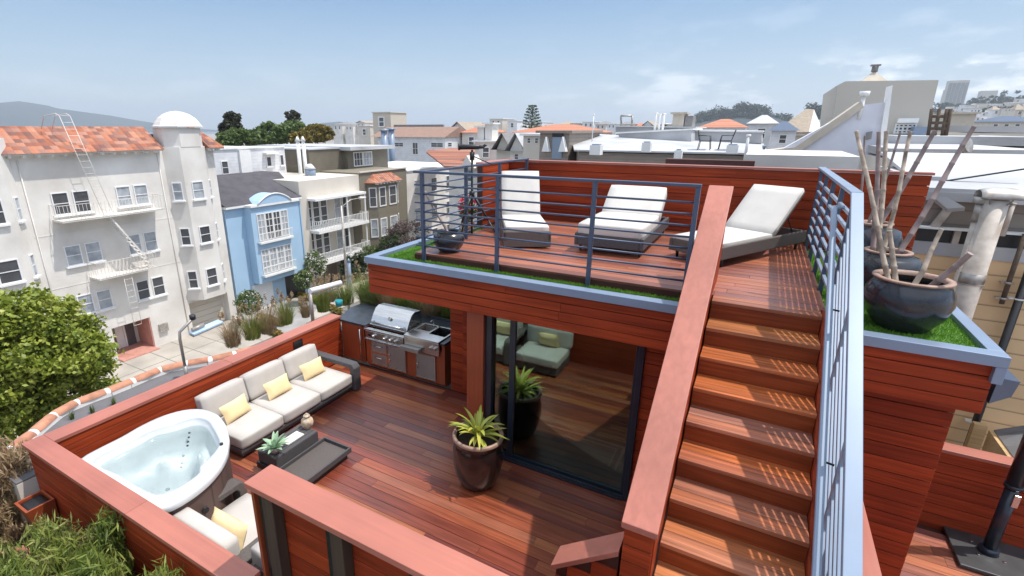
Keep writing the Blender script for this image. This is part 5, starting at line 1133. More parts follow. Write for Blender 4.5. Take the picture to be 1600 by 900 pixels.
block('long_clay_roof_terrace','very long low house with continuous clay tile roof across the middle distance',800,930,207,62,'stucco2',8,6,'hip',1.0,'tiles_far')
block('clay_roof_cottage','low house with clay tile roof left of the twin chimneys',722,752,207,64,'stucco',8,1,'hip',1.0,'tiles_far')
block('chimney_house','white house with a chimney right of the telescope head',742,778,222,40,'stucco',5,1,'flat')
for i,(pl_,pr_,pt_) in enumerate(((746,756,199),(758,769,194))): block('chimney',('lower left' if i==0 else 'taller right')+' one of the twin cream chimneys behind the telescope',pl_,pr_,pt_,40.5,'stucco',1.2,0,'flat',cat='chimney')
block('dark_gable_house','narrow house with dark steep gable right of the telescope',776,797,234,36,'stucco2',6,0,'gable',1.25,'grey_roof')
block('white_gable_house','narrow white house with pointed gable facing the terrace',797,818,236,34,'stucco',6,1,'gable',1.25,'white_roof')
block('cream_window_house','cream house with tall paired windows beyond the terrace wall',818,848,212,32,'stucco2',8,2,'flat')
o = block('taupe_house','taupe sided house with a pale blue door above the terrace wall',844,890,208,28,'grey_siding',6,0,'flat',roofm='grey_siding')
f = frameY(28); c = aY(864,214,28); d = aY(878,248,28); mb = MB(f); mb.box(c.x,d.z,0,d.x,c.z,.06); mb.build('door', M['pale_metal'], o); mb = MB(f); mb.box(c.x-.02,c.z,0,d.x+.02,c.z+.3,.08); mb.build('transom', M['black'], o)
for u in (856,882): 
    c = aY(u,228,28); mb = MB(); mb.ext([(c.x-.2,27.98,c.z-.3),(c.x+.22,27.98,c.z-.3),(c.x,27.98,c.z+.5)],(0,-.4,0)); mb.build('lantern_hood', M['white'], o)
M['dark_brick'] = mat('dark_brick_red', (.10,.04,.034), .85, var=.2, scale=3)
# white membrane roofs right of centre

def slab(o, pts, d, m, n_='slab'):
    mb = MB(); mb.ext(pts,d); return mb.build(n_, M[m], o)
w1 = thing('white_roof_building', (-3,18,ZS), 'low building with sloping white membrane roof behind the terrace wall', 'building')
Yw = 27.0
a,b,c,d = aY(905,238,Yw), aY(1192,244,Yw), aY(1192,228,Yw+9), aY(890,210,Yw+9)
mb = MB(); mb.add([a,b,c,d,a-Vector((0,0,12)),b-Vector((0,0,12)),c-Vector((0,0,12)),d-Vector((0,0,12))],[(0,1,2,3),(4,5,1,0),(5,6,2,1),(6,7,3,2),(7,4,0,3)]); mb.build('body', M['grey_siding'], w1)
U = Vector((0,0,.06)); mb = MB(); mb.ext([a+U+Vector((-.2,-.25,0)),b+U+Vector((.2,-.25,0)),c+U,d+U],(0,0,.08)); mb.build('roof', M['white_roof'], w1)
# raised white box and step behind it
for nm,lab,pp_,Y_,dp_ in (('white_roof_step','raised white parapet step on the white roofs, left of the two patio chairs',((965,209),(1080,203),(1080,226),(975,226)),33,5),
                        ('white_roof_box','long white roof monitor behind the patio chairs',((1078,205),(1190,207),(1190,224),(1078,222)),35,6),
                        ('white_roof_ridge','white sloping roof ridge left of the beige stair block',((962,198),(1085,200),(1085,212),(962,212)),44,8)):
    P_ = [aY(x,y,Y_) for x,y in pp_]; o = thing(nm,tuple(P_[3]),lab,'roof'); mb = MB(); mb.ext(P_,(0,dp_,0)); mb.build('upstand', M['white_roof'], o)
    mb = MB(); mb.ext([P_[0]+Vector((-.1,-.08,0)),P_[1]+Vector((.1,-.08,0)),P_[1]+Vector((.1,-.08,.09)),P_[0]+Vector((-.1,-.08,.09))],(0,dp_+.1,0)); mb.build('edge_trim', M['white'], o)
# patio chairs on the white roof
def pchair(px,py,Y,face,label):
    c = aY(px,py,Y); c = aY(px,py,Y); c.z = aY(px,241,27.0).z+.17; o = thing('patio_chair', tuple(c), label, 'chair', 'patio chairs on the white roof'); x,y,z = c; s_=.62
    for a_ in (-.24,.24):
        for b_ in (-.24,.24): mb = MB(); mb.cyl((x+a_*1.15,y+b_,z),(x+a_*.95,y+b_,z+.42),.018,n=6); mb.build('leg', M['black'], o)
    mb = MB(); mb.box(x-.24,y-.24,z+.40,x+.24,y+.24,z+.44); mb.build('seat', M['black'], o)
    mb = MB(); mb.hexa([(x-face*.24-.015,y-.24,z+.44),(x-face*.24+.015,y-.24,z+.44),(x-face*.24+.015,y+.24,z+.44),(x-face*.24-.015,y+.24,z+.44)],[(x-face*.36-.015,y-.24,z+.92),(x-face*.36+.015,y-.24,z+.92),(x-face*.36+.015,y+.24,z+.92),(x-face*.36-.015,y+.24,z+.92)]); mb.build('backrest', M['black'], o)
    for s_ in (-.25,.25):
        mb = MB(); mb.tube([(x-face*.30,y+s_,z+.68),(x+face*.2,y+s_,z+.66),(x+face*.24,y+s_,z+.42)],.018,6); mb.build('arm', M['black'], o)
pchair(1099,241,27.7,1,'left dark patio chair on the white roof, facing right'); pchair(1131,242,27.7,-1,'right dark patio chair on the white roof, facing left')
c = aY(1193,236,27.5); v_ = thing('roof_pipe', tuple(c), 'small grey vent pipe on the white roof near the chairs', 'vent'); mb = MB(); mb.cyl(c-Vector((0,0,.6)),c+Vector((0,0,.15)),.06,n=10); mb.cyl(c+Vector((0,0,.15)),c+Vector((0,0,.25)),.09,n=10); mb.build('pipe', M['pale_metal'], v_)
# grey flat parapet just behind our wall
o = block('grey_parapet','pale grey parapet wall just behind the right end of the terrace wall',1165,1345,243,12,'stucco',3,0,None,zb=-5,cat='wall'); 
o = block('red_parapet','dark red brown parapet strip behind the terrace wall',1040,1180,250,11.5,'dark_brick',.3,0,None,zb=-5,cat='wall')
# big white triangular party wall with sloping coping
tw = thing('sloping_party_wall', (2,20,0), 'large pale triangular party wall with sloping coping in front of the beige tower', 'wall')
Yt = 18.0
M['lilac'] = mat('pale_lilac_render',(.66,.66,.72),.85,var=.04)
P_ = [aY(*q,Yt) for q in ((1215,237),(1347,164),(1378,160),(1392,160),(1375,245),(1225,245))]
mb = MB(); mb.ext(P_,(0,.5,0)); mb.build('panel', M['lilac'], tw)
P_ = [aY(*q,Yt-.1) for q in ((1190,236),(1242,230),(1346,158),(1350,168),(1250,237),(1192,243))]
mb = MB(); mb.ext(P_,(0,.9,0)); mb.build('coping', M['pale_tan'], tw)
P_ = [aY(*q,Yt-.15) for q in ((1388,135),(1395,133),(1380,245),(1370,245))]; mb = MB(); mb.ext(P_,(0,.3,0)); mb.build('edge_board', M['white'], tw)
c = aY(1350,150,Yt); mb = MB(); mb.cyl(c-Vector((0,0,.6)),c,.05,n=8); mb.cyl(c,c+Vector((0,0,.12)),.12,n=10); mb.build('vent', M['white'], tw)
P_ = [aY(*q,Yt-.05) for q in ((1353,207),(1363,205),(1361,217),(1351,219))]; mb = MB(); mb.ext(P_,(0,-.05,0)); mb.build('louvre', M['grey_roof'], tw)
# beige stair tower
bt = thing('beige_tower', (3,24,0), 'big beige rendered rooftop tower with small pyramid cap and grid window', 'building')
Yb = 24.0
P_ = [aY(*q,Yb) for q in ((1303,182),(1309,133),(1321,127),(1467,125),(1446,212),(1440,260),(1300,260))]
mb = MB(); mb.ext(P_,(0,6,0)); mb.build('wall', M['beige'], bt)
a,b = aY(1335,127,Yb+2), aY(1378,126,Yb+2); cx_ = (a.x+b.x)/2; w_=(b.x-a.x)/2; zz=aY(1357,127,Yb).z
mb = MB(); mb.add([(cx_-w_,Yb+.5,zz),(cx_+w_,Yb+.5,zz),(cx_+w_,Yb+.5+2*w_,zz),(cx_-w_,Yb+.5+2*w_,zz),(cx_,Yb+.5+w_,zz+.42)],[(0,1,4),(1,2,4),(2,3,4),(3,0,4)]); mb.build('pyramid_cap', M['pale_tan'], bt)
mb = MB(); mb.cyl((cx_,Yb+.5+w_,zz+.38),(cx_,Yb+.5+w_,zz+.6),.1,n=8); mb.box(cx_-.15,Yb+.4+w_,zz+.58,cx_+.15,Yb+.6+w_,zz+.63); mb.build('vent', M['grey_roof'], bt)
f = frameY(Yb); a,b = aY(1399,193,Yb), aY(1429,209,Yb); window(bt,f,a.x,b.x,b.z,a.z,5,3,'window','white',False,.05,.05,.05)
a,b = aY(1402,185,Yb), aY(1432,192,Yb); mb = MB(f); mb.box(a.x,b.z,0,b.x,a.z,.25); mb.build('window_hood', M['white'], bt)
a,b = aY(1430,198,Yb-.6), aY(1441,230,Yb-.6); mb = MB(); mb.box(a.x,Yb-.6,b.z,b.x,Yb,a.z); mb.build('grey_cabinet', M['pale_metal'], bt)
# wooden frame right of the tower
wf = thing('timber_scaffold', (5,23,0), 'brown timber frame standing against the right side of the beige tower', 'frame')
for px0,px1 in ((1456,1450),(1468,1460),(1480,1472),(1486,1478)):
    a,b = aY(px0,170,22), aY(px1,212,22); mb = MB(); mb.cyl(b,a,.05,n=6); mb.build('pole', M['bark'], wf)
for py in (182,192,201): a,b = aY(1452,py,22), aY(1482,py,22); mb = MB(); mb.cyl(a,b,.05,n=6); mb.build('crosspiece', M['bark'], wf)
# white roofs on the right, stepping to the frame edge
for nm,lab,px0,px1,pt,pb,Y_,dp_,mm in (('white_deck_roof','wide white flat roof with a satellite dish right of the canes',1390,1640,232,246,15,8,'white_roof'),
    ('white_parapet_roof','white parapet roof behind the satellite dish',1400,1660,212,226,20,8,'white_roof'),
    ('tan_parapet','low tan parapet on the white roofs right of the beige tower',1450,1530,205,214,24,1,'pale_tan'),
    ('pale_upper_roof','pale upper flat roof at the right edge beneath the wooded hill',1480,1680,196,206,30,10,'white_roof')):
    P_ = [aY(px0,pt,Y_),aY(px1,pt+3,Y_),aY(px1,pb+3,Y_),aY(px0,pb,Y_)]; o = thing(nm,tuple(P_[3]),lab,'roof'); mb = MB(); mb.ext(P_,(0,dp_,0)); mb.build('upstand', M[mm], o)
    mb = MB(); mb.box(P_[0].x,Y_-.01,P_[3].z-8,P_[1].x,Y_+dp_,P_[3].z-.05); mb.build('wall', M['stucco2'], o)
sdh = thing('satellite_dish', (5,14.5,3.5), 'grey satellite dish on the white roof behind the tallest cane', 'satellite dish')
c = aY(1508,228,14.5); mb = MB(); mb.cyl(c,c+Vector((.05,-.04,.02)),.14,.15,n=18); mb.build('dish', M['galv'], sdh); mb = MB(); mb.cyl(c,c-Vector((.04,0,.4)),.02,n=6); mb.build('mast', M['galv'], sdh)
o = thing('roof_conduit',(4,14.6,3.5),'long dark conduit lying across the white roof','pipe'); a,b=aY(1420,238,14.6),aY(1500,239,14.6); mb=MB(); mb.cyl(a,b,.02,n=6); mb.build('pipe',M['grey_roof'],o)
# far skyline
block('brown_stack','brown masonry stack with dark side beyond the white roofs',1052,1070,178,45,'pale_tan',2,0,'flat',roofm='pale_tan',cat='chimney')
block('dark_stack','dark metal stack beside the brown masonry one',1071,1083,181,45,'grey_roof',2,0,None,cat='chimney')
block('red_roof_house','white house with low red tile roof below the wooded hill',1092,1165,199,90,'white_siding',10,4,'hip',1.3,'tiles_far')
block('white_gambrel_house','white house with pale pointed roof right of the red roofed one',1170,1214,193,75,'white_siding',9,1,'hip',1.1,'white_roof')
block('grey_cap_house','small white house with blue grey roof in front of the tan gable',1206,1245,204,60,'white_siding',8,1,'hip',.9,'blue_metal')
o = thing('tan_roof_house',(8,70,ZS),'house with big tan shingle roof slope left of the beige tower','house')
q_ = [aY(1208,207,70),aY(1264,206,70),aY(1272,171,75),aY(1260,170,75)]; mb = MB(); mb.ext(q_,(0,0,-.3)); mb.build('roof',M['tan_roof'],o); mb = MB(); mb.box(q_[0].x+.5,70.5,ZS,q_[1].x,78,q_[0].z-.3); mb.build('wall',M['pale_tan'],o)
q_ = [aY(1264,206,70),aY(1285,203,74),aY(1272,171,75)]; mb = MB(); mb.ext(q_,(0,.3,0)); mb.build('side_wall',M['stucco'],o)
block('beige_hill_block','plain beige block between the timber frame and the wooded hill',1486,1526,178,60,'pale_tan',10,0,'flat',roofm='pale_tan')
block('green_roof_shed','long low shed with grey green roof at the right edge',1545,1640,190,110,'stucco2',9,5,'hip',.9,'blue_metal')
# small rooftop clutter on the white roofs
for i,(px,pt,pb_,Y_,r_,lab) in enumerate(((928,178,210,30,.03,'thin antenna mast on the left end of the white roofs'),(1026,176,196,34,.07,'leftmost of three white vent pipes on the white roof ridge'),(1032,178,196,34,.07,'middle of three white vent pipes on the white roof ridge'),(1038,177,196,34,.07,'rightmost of three white vent pipes on the white roof ridge'),(1170,210,234,22,.05,'slim white vent pipe right of the patio chairs'),(1290,196,206,40,.06,'short pipe beside the tan roof'))):
    a = aY(px,pt,Y_); b = aY(px,pb_,Y_); o = thing('roof_vent',tuple(b),lab,'vent'); mb = MB(); mb.cyl((a.x,Y_,b.z-.4),(a.x,Y_,a.z),r_,n=8); mb.cyl((a.x,Y_,a.z-.1),(a.x,Y_,a.z),r_*1.6,n=8); mb.build('pipe',M['white'],o)
o = thing('pipe_frame',tuple(aY(970,197,28)),'small metal frame standing on the white roof','frame')
for p0_,p1_ in (((971,197),(970,181)),((987,197),(988,181)),((970,181),(988,181))): mb = MB(); mb.cyl(aY(*p0_,28),aY(*p1_,28),.05,n=6); mb.build('bar',M['galv'],o)
for i,(px,py,w_,Y_) in enumerate(((1010,222,12,20),(1145,226,14,24),(930,226,16,18),(1060,234,10,18))):
    a = aY(px,py,Y_); o = thing('roof_box',tuple(a),('low white skylight box left of the chairs','pale roof hatch right of the chairs','wide flat skylight on the left of the white roof','small white kerb box in front of the chairs')[i],'skylight'); k_=w_*Y_/782; mb = MB(); mb.box(a.x-k_/2,Y_,a.z-.35,a.x+k_/2,Y_+k_,a.z-.02); mb.build('kerb',M['white'],o); mb = MB(); mb.box(a.x-k_/2+.05,Y_+.05,a.z-.02,a.x+k_/2-.05,Y_+k_-.05,a.z+.02); mb.build('glazing',M['pale_metal'],o)
block('slim_tower','slim blue grey tower just left of the beige tower',1299,1307,157,140,'pale_metal',6,0,None)
for i,(pl,pr,pt,Y_,lab) in enumerate(((1484,1516,126,1500,'tallest hazy apartment tower on the skyline, striped concrete'),(1478,1486,140,1550,'narrow hazy tower attached left of the tallest one'),(1534,1560,142,1600,'pale wide hazy tower half hidden by the wooded hill'))):
    a = aY(pl,pt,Y_); b = aY(pr,pt,Y_); o = thing('distant_tower',(a.x,Y_,ZS),lab,'tower'); mb = MB(); mb.box(a.x,Y_,ZS,b.x,Y_+20,a.z); mb.build('wall', M['pale_tan'], o)
    if i == 0:
        for k in range(5):
            x = a.x+(b.x-a.x)*(k+.5)/5; mb = MB(); mb.box(x-2.5,Y_-1,ZS,x+2.5,Y_,a.z-5); mb.build('window_strip', M['grey_roof'], o)
# scatter of far houses between the roofs and the hill (each its own)
rr_ = random.Random(11)
cols = [('stucco2','cream'),('white_siding','white'),('pale_tan','tan'),('stucco','off white')]
rfs = [('flat','white','flat'),('hip','tiles_far','red tile'),('gable','tan_roof','tan gabled'),('hip','grey_roof','grey hipped')]
k = 0
for (pa,pb,row,Y_,cnt,where) in ((930,1060,196,150,7,'just left of the wooded hill'),(1465,1640,186,260,9,'on the lower slope below the distant towers'),(1480,1640,172,420,9,'on the upper slope beside the distant towers'),(520,575,194,160,3,'left of the cream stair tower'),(812,930,193,170,6,'between the araucaria and the white roofs')):
    for j in range(cnt):
        px = pa+(pb-pa)*j/cnt; w_ = (pb-pa)/cnt*.9; m_,cn = cols[rr_.randrange(4)]; rt,rm,rn = rfs[rr_.randrange(4)]
        if Y_ > 200 or (rt != 'flat' and rr_.random() < .4): rt,rm,rn = (rfs[0] if rr_.random() < .6 else ('hip','tan_roof','tan'))
        ords = ('first','second','third','fourth','fifth','sixth','seventh','eighth','ninth')[j]
        block('distant_house', '%s %s-roofed house, %s in the row %s' % (cn, rn, ords, where), px, px+w_*rr_.uniform(.7,1.05), row+rr_.uniform(-3,4), Y_+rr_.uniform(-10,10), m_, 12, rr_.choice((1,2,2)), rt, rr_.uniform(.7,1.2)*Y_/150, rm, 'house', 'distant houses')
# tiny houses on the right hillside, all alike from here
hh = random.Random(5)
for i in range(70):
    px = hh.uniform(1470,1640); t = hh.random(); py = 188-(px-1470)*.10-t*22; Y_ = 620+380*t; a = aY(px,py,Y_); w_ = hh.uniform(8,17); h_ = hh.uniform(6,10)
    o = thing('hillside_house',(a.x,Y_,a.z-h_),'one of the many tiny pale houses scattered over the hazy right hillside','house','tiny houses on the right hillside')
    mb = MB(); mb.box(a.x,Y_,a.z-h_*3,a.x+w_,Y_+6,a.z); mb.build('wall', M[('stucco2','white_siding','pale_tan','stucco')[i%4]], o)
    mb = MB(); mb.box(a.x+w_*.2,Y_-.05,a.z-h_*.6,a.x+w_*.4,Y_,a.z-h_*.3); mb.build('window', M['grey_roof'], o); mb = MB(); mb.box(a.x+w_*.6,Y_-.05,a.z-h_*.6,a.x+w_*.8,Y_,a.z-h_*.3); mb.build('window', M['grey_roof'], o)
# hills
def ridge(name, pts, Yd, m, thick, zb=ZS):
    """hill: real terrain mesh whose crest passes through the given far points"""
    n = len(pts); V = []; rows = 7
    for i,(px,py) in enumerate(pts):
        c = aY(px,py,Yd)
        for j in range(rows):
            t = j/(rows-1)*2-1; s_ = max(0,1-t*t)**1.2; V.append((c.x+R.uniform(-1,1)*thick*.02, Yd+t*thick, zb+(c.z-zb)*s_))
    mb = MB(); mb.add(V,[(i*rows+j,(i+1)*rows+j,(i+1)*rows+j+1,i*rows+j+1) for i in range(n-1) for j in range(rows-1)],True)
    return tag(mb.build(name, M[m]), kind='structure')
def ridgeX(name, pts, Xd, m, thick, zb=ZS):
    V = []; rows = 7
    for i,(px,py) in enumerate(pts):
        c = aX(px,py,Xd)
        for j in range(rows):
            t = j/(rows-1)*2-1; s_ = max(0,1-t*t)**1.2; V.append((Xd+t*thick, c.y+R.uniform(-1,1)*thick*.03, zb+(c.z-zb)*s_))
    n=len(pts); mb = MB(); mb.add(V,[(i*rows+j,(i+1)*rows+j,(i+1)*rows+j+1,i*rows+j+1) for i in range(n-1) for j in range(rows-1)],True)
    return tag(mb.build(name, M[m]), kind='structure')
ridgeX('mountain', [(-420,205),(-200,190),(-100,178),(-50,168),(0,161),(25,158),(45,160),(70,167),(100,171),(140,177),(180,185),(220,191),(260,198),(300,203)], -3100, 'haze_hill', 500)
ridge('right_hill', [(1440,206),(1480,186),(1520,176),(1560,166),(1600,158),(1660,146),(1740,140)], 1150, 'city_ground', 420)
ridge('wooded_hill', [(1060,202),(1090,190),(1130,182),(1170,178),(1210,182),(1240,190),(1300,200)], 1000, 'haze_hill', 160)
c1 = aX(495,193,-1350); 
ridgeX('island', [(470,202),(485,196),(505,192),(530,190),(550,193),(570,200)], -1650, 'haze_hill', 60)

# ================================================================== VEGETATION
def leaves(mb, centre, rad, n, size, rng, long=1.0, up=.0, hollow=.55, clumps=0, spread=.3):
    """many small leaf faces scattered in an ellipsoid, grouped in clumps"""
    C_ = Vector(centre); cl = []
    if clumps:
        for _ in range(clumps):
            d = Vector((rng.gauss(0,1),rng.gauss(0,1),rng.gauss(0,1))).normalized(); r = hollow+(1-hollow)*rng.random()**.6
            cl.append(Vector((d.x*rad[0]*r,d.y*rad[1]*r,d.z*rad[2]*r)))
    V = []; F = []
    for i in range(n):
        if clumps:
            c = cl[rng.randrange(clumps)]; s_ = spread*min(rad); p = c+Vector((rng.gauss(0,s_),rng.gauss(0,s_),rng.gauss(0,s_*.7)))
        else:
            d = Vector((rng.gauss(0,1),rng.gauss(0,1),rng.gauss(0,1))).normalized(); r = (hollow+(1-hollow)*rng.random())
            p = Vector((d.x*rad[0]*r,d.y*rad[1]*r,d.z*rad[2]*r))
        p = C_+p
        a = rng.uniform(0,6.283); e = rng.uniform(-.5,1.2)+up; u = Vector((cos(a)*cos(e),sin(a)*cos(e),sin(e))); w = u.cross(Vector((rng.gauss(0,1),rng.gauss(0,1),rng.gauss(0,1)))).normalized()
        s_ = size*rng.uniform(.6,1.3); k = len(V)
        V += [p-u*s_*long*.5, p+w*s_*.32, p+u*s_*long*.5, p-w*s_*.32]; F.append((k,k+1,k+2,k+3))
    mb.add(V,F)
def tree(name,label,base,crowns,m,n,size,trunk_r,rng,cat='tree',group=None,long=1.1,clumps=60,spread=.2,limbs=6):
    b = Vector(base); o = thing(name, tuple(b), label, cat, group)
    top = Vector(crowns[0][0]); mb = MB(); mb.tube([b,b.lerp(top,.35)+Vector((rng.uniform(-.1,.1),rng.uniform(-.1,.1),0)),b.lerp(top,.7),top],[trunk_r,trunk_r*.8,trunk_r*.55,trunk_r*.25],8); mb.build('trunk', M['bark'], o)
    for k in range(limbs):
        s_ = b.lerp(top,rng.uniform(.45,.8)); cc,rd = crowns[k%len(crowns)]; d = Vector((rng.gauss(0,1),rng.gauss(0,1),rng.uniform(0,1))).normalized()
        e = Vector(cc)+Vector((d.x*rd[0],d.y*rd[1],d.z*rd[2]))*.75; mb = MB(); mb.tube([s_,s_.lerp(e,.5)+Vector((0,0,.1)),e],[trunk_r*.4,trunk_r*.25,trunk_r*.08],6); mb.build('limb', M['bark'], o)
    mb = MB(); tot = sum(r[0]*r[1] for _,r in crowns)
    for c,r in crowns: leaves(mb,c,r,int(n*r[0]*r[1]/tot),size,rng,long,clumps=clumps,spread=spread)
    mb.build('crown', M[m], o); return o
g = random.Random(3)
# street tree at the left edge
Xt = -15.5
c0 = aX(45,565,Xt); c1_ = aX(-30,560,Xt); c2 = aX(98,597,Xt); c3 = aX(38,508,Xt); c4 = aX(108,545,Xt); c5=aX(20,635,Xt)
tree('street_tree','round bright green street tree in front of the white apartment block',(Xt-.5,c0.y-.2,ZS),[(c0,(1.8,1.8,1.4)),(c2,(1.2,1.15,.9)),(c3,(1.25,1.2,.95)),(c1_,(1.6,1.6,1.6)),(c4,(.95,.85,.75)),(c5,(1.3,1.4,.9))],'leaf_tree',50000,.12,.22,g,clumps=120,spread=.10,limbs=12)
# flowering spindly shrub under it
# trees above the roofs, upper left
def skytree(name,label,pts,X,m,n,size,g_,cat='tree',clumps=50,spread=.2):
    cr = []
    for (px,py,rx,ry) in pts:
        c = aX(px,py,X); k = abs(X)/700.0; d_ = (c-Vector((0,0,H))).dot(FW)/F_PX
        cr.append((c,(rx*d_,rx*d_,ry*d_)))
    b = Vector((X,cr[0][0].y,ZS)); return tree(name,label,b,cr,m,n,size,.3,g_,cat,None,1.2,clumps,spread,5)
skytree('dark_conifer','dark brown green conifer behind the white building dome',[(362,200,17,12),(364,184,12,9),(360,214,18,10)],-62,'leaf_conifer',6500,.42,g,clumps=70,spread=.13)
skytree('dark_conifer','small dark conifer top poking above the green trees',[(456,182,12,8),(455,195,8,10)],-70,'leaf_conifer',3000,.42,g,clumps=30,spread=.16)
skytree('broad_green_tree','broad olive green tree right beside the dark conifer',[(375,216,28,14),(352,222,14,14)],-58,'leaf_mid',7000,.45,g,clumps=80,spread=.12)
skytree('broad_green_tree','widest mid green tree in the middle of the tree group',[(430,208,28,16),(405,216,24,12)],-60,'leaf_mid',8000,.45,g,clumps=90,spread=.12)
skytree('broad_green_tree','green tree left of the golden one',[(458,205,20,16)],-64,'leaf_mid',4500,.45,g,clumps=50,spread=.14)
skytree('golden_tree','golden orange tinted tree above the olive rear house',[(495,208,26,13),(472,216,18,10)],-56,'leaf_gold',7000,.40,g,clumps=80,spread=.12)
# araucaria
c = aY(831,192,120); o = thing('monkey_puzzle_tree',(c.x,120,ZS),'tall spiky monkey puzzle tree standing alone on the skyline','tree')
mb = MB(); zt_ = aY(831,168,120).z; zb_ = aY(831,200,120).z; mb.cyl((c.x,120,ZS),(c.x,120,zt_),.3,.1,n=8); mb.build('trunk', M['bark'], o)
mb = MB()
for i in range(8):
    t=i/7; z=zb_+(zt_-zb_)*t; L=(1-t**1.5*.6)*2.5
    for k in range(9):
        a=k*.698+i; mb.tube([(c.x,120,z),(c.x+cos(a)*L*.6,120+sin(a)*L*.6,z+.1),(c.x+cos(a)*L,120+sin(a)*L,z+.55)],[.09,.08,.05],4)
        leaves(mb,(c.x+cos(a)*L*.8,120+sin(a)*L*.8,z+.35),(L*.3,L*.3,.25),9,.30,g,1.6)
mb.build('crown', M['leaf_dark'], o)
# wooded hill: far wood reads as one mass
mb = MB()
for i in range(46):
    px = g.uniform(1085,1236); t = (px-1085)/151; top = 188-22*sin(pi*min(1,t*1.02))**.7+3*sin(px*.21)
    c = aY(px,top+g.uniform(4,16),960+g.uniform(-20,40)); leaves(mb,c,(12.5,12,9.5),420,2.6,g,1.1,clumps=12,spread=.3)
tag(mb.build('far_wood', M['far_green']), 'dark wooded hilltop beyond the white roofs', 'trees', kind='stuff')
mb = MB()
for (a_,b_,r_,Y_) in ((1466,1560,171,1020),(1520,1600,164,1080),(1575,1660,150,1120),(1540,1570,181,700),(1590,1640,180,720),(1270,1300,174,800)):
    for i in range(11):
        px = g.uniform(a_,b_); c = aY(px,r_+g.uniform(-5,6),Y_); leaves(mb,c,(6*Y_/500,6,4.5*Y_/500),170,1.7*Y_/500,g,1.1,clumps=8,spread=.3)
tag(mb.build('hillside_trees', M['far_green']), 'dark tree masses among the houses on the right hill', 'trees', kind='stuff')
# bushes and hedges before the blue house
def bush(name,label,c,r,m,n,size,extra=None,cat='bush'):
    o = thing(name,(c[0],c[1],c[2]-r[2]),label,cat); mb = MB(); leaves(mb,c,r,n,size,g,1.1,clumps=90,spread=.13,hollow=.75); mb.build('foliage', M[m], o)
    mb = MB(); mb.tube([(c[0],c[1],c[2]-r[2]-.1),(c[0],c[1],c[2]+r[2]*.3)],[.06,.03],6); mb.build('stem', M['bark'], o)
    if extra: mb = MB(); leaves(mb,c,(r[0]*1.05,r[1]*1.05,r[2]*1.05),extra,size*1.1,g,1,hollow=.9); mb.build('blossom', M['leaf_white'], o)
    return o
c = aX(389,473,-28.2); bush('round_bush','clipped round green bush beside the white apartment block corner',c,(.75,.75,.75),'leaf_mid',5000,.11,350)
c = aX(474,437,-28.0); bush('round_bush','smaller round green bush at the foot of the cream balcony house',c,(.62,.62,.65),'leaf_mid',3800,.11,150)
c = aX(492,415,-29.0); bush('flowering_shrub','tall loose shrub with white blossom under the balcony',c,(.75,.9,1.1),'leaf_mid',3200,.14,700)
c = aX(555,415,-29.0); bush('flowering_shrub','dark green climbing shrub right of the lamp post',c,(.8,1.6,1.1),'leaf_dark',4000,.14,60)
c = aX(578,398,-28.6); bush('flowering_shrub','bright leafy shrub below the olive house',c,(.8,.9,.8),'leaf_mid',2600,.14)
c = aX(635,372,-27); bush('purple_tree','purple brown leafed street tree below the olive house',c,(1.6,2.6,1.5),'leaf_purple',7000,.16,cat='tree')
c = aX(612,385,-27); bush('purple_shrub','low dark leafed shrub left of the purple brown tree',c,(1.0,1.3,1.0),'leaf_dark',3000,.15)
for i,(p,q,lab) in enumerate(((((402,508)),(436,522),'low clipped hedge strip in front of the round bush'),((408,494),(440,505),'low clipped hedge strip behind the front one'),((460,458),(500,470),'low hedge strip left of the second fixture'),((490,468),(530,486),'low hedge strip right of the driveway'))):
    a = aZ(*p,ZS+.3); b = aZ(*q,ZS+.3); o = thing('hedge',tuple(a),lab,'hedge','low hedge strips before the blue house'); mb = MB()
    for k in range(14): leaves(mb,a.lerp(b,k/13),(.32,.32,.28),260,.12,g,1,hollow=.3)
    mb.build('foliage', M['leaf_gold'], o); mb = MB(); mb.bar(a-Vector((0,0,.1)),b-Vector((0,0,.1)),.4,.3); mb.build('stems', M['leaf_dark'], o)
# driveway of the blue house
P_ = [aZ(*q,ZS+.14) for q in ((372,498),(420,462),(500,475),(475,510),(440,530))]
mb = MB(); mb.add([(p.x,p.y,ZS+.138) for p in P_],[tuple(range(5))]); tag(mb.build('driveway', mat('grey_driveway',(.30,.29,.28),.9,var=.15,scale=1)), kind='structure')
# street lamp
c = aX(545,480,-24.5); sl_ = thing('street_lamp',(c.x,c.y,ZS),'grey street lamp post with curved arm in front of the balcony house','street lamp')
zt_ = aX(531,322,-24.5); mb = MB(); mb.cyl((c.x,c.y,ZS),(c.x,c.y,zt_.z),.10,.065,n=10); mb.build('post', M['galv'], sl_)
e_ = aX(566,309,-24.5); e2 = aX(548,312,-24.5); mb = MB(); mb.tube([(c.x,c.y,zt_.z-.1),(c.x,e2.y,e2.z),(c.x,e_.y,e_.z)],.035,6); mb.build('arm', M['galv'], sl_)
mb = MB(); mb.cyl((c.x,e_.y-.3,e_.z+.02),(c.x,e_.y+.35,e_.z-.02),.10,.06,n=10); mb.build('lamp_head', M['white'], sl_)
c = aX(547,440,-26.5); o = thing('parking_meter_post',(c.x,c.y,ZS),'short pale blue post with pointed top beside the street lamp','post'); mb = MB(); zt_ = aX(547,408,-26.5).z; mb.cyl((c.x,c.y,ZS),(c.x,c.y,zt_),.14,n=10); mb.cyl((c.x,c.y,zt_),(c.x,c.y,zt_+.25),.18,.02,n=10); mb.build('post', M['pale_metal'], o)
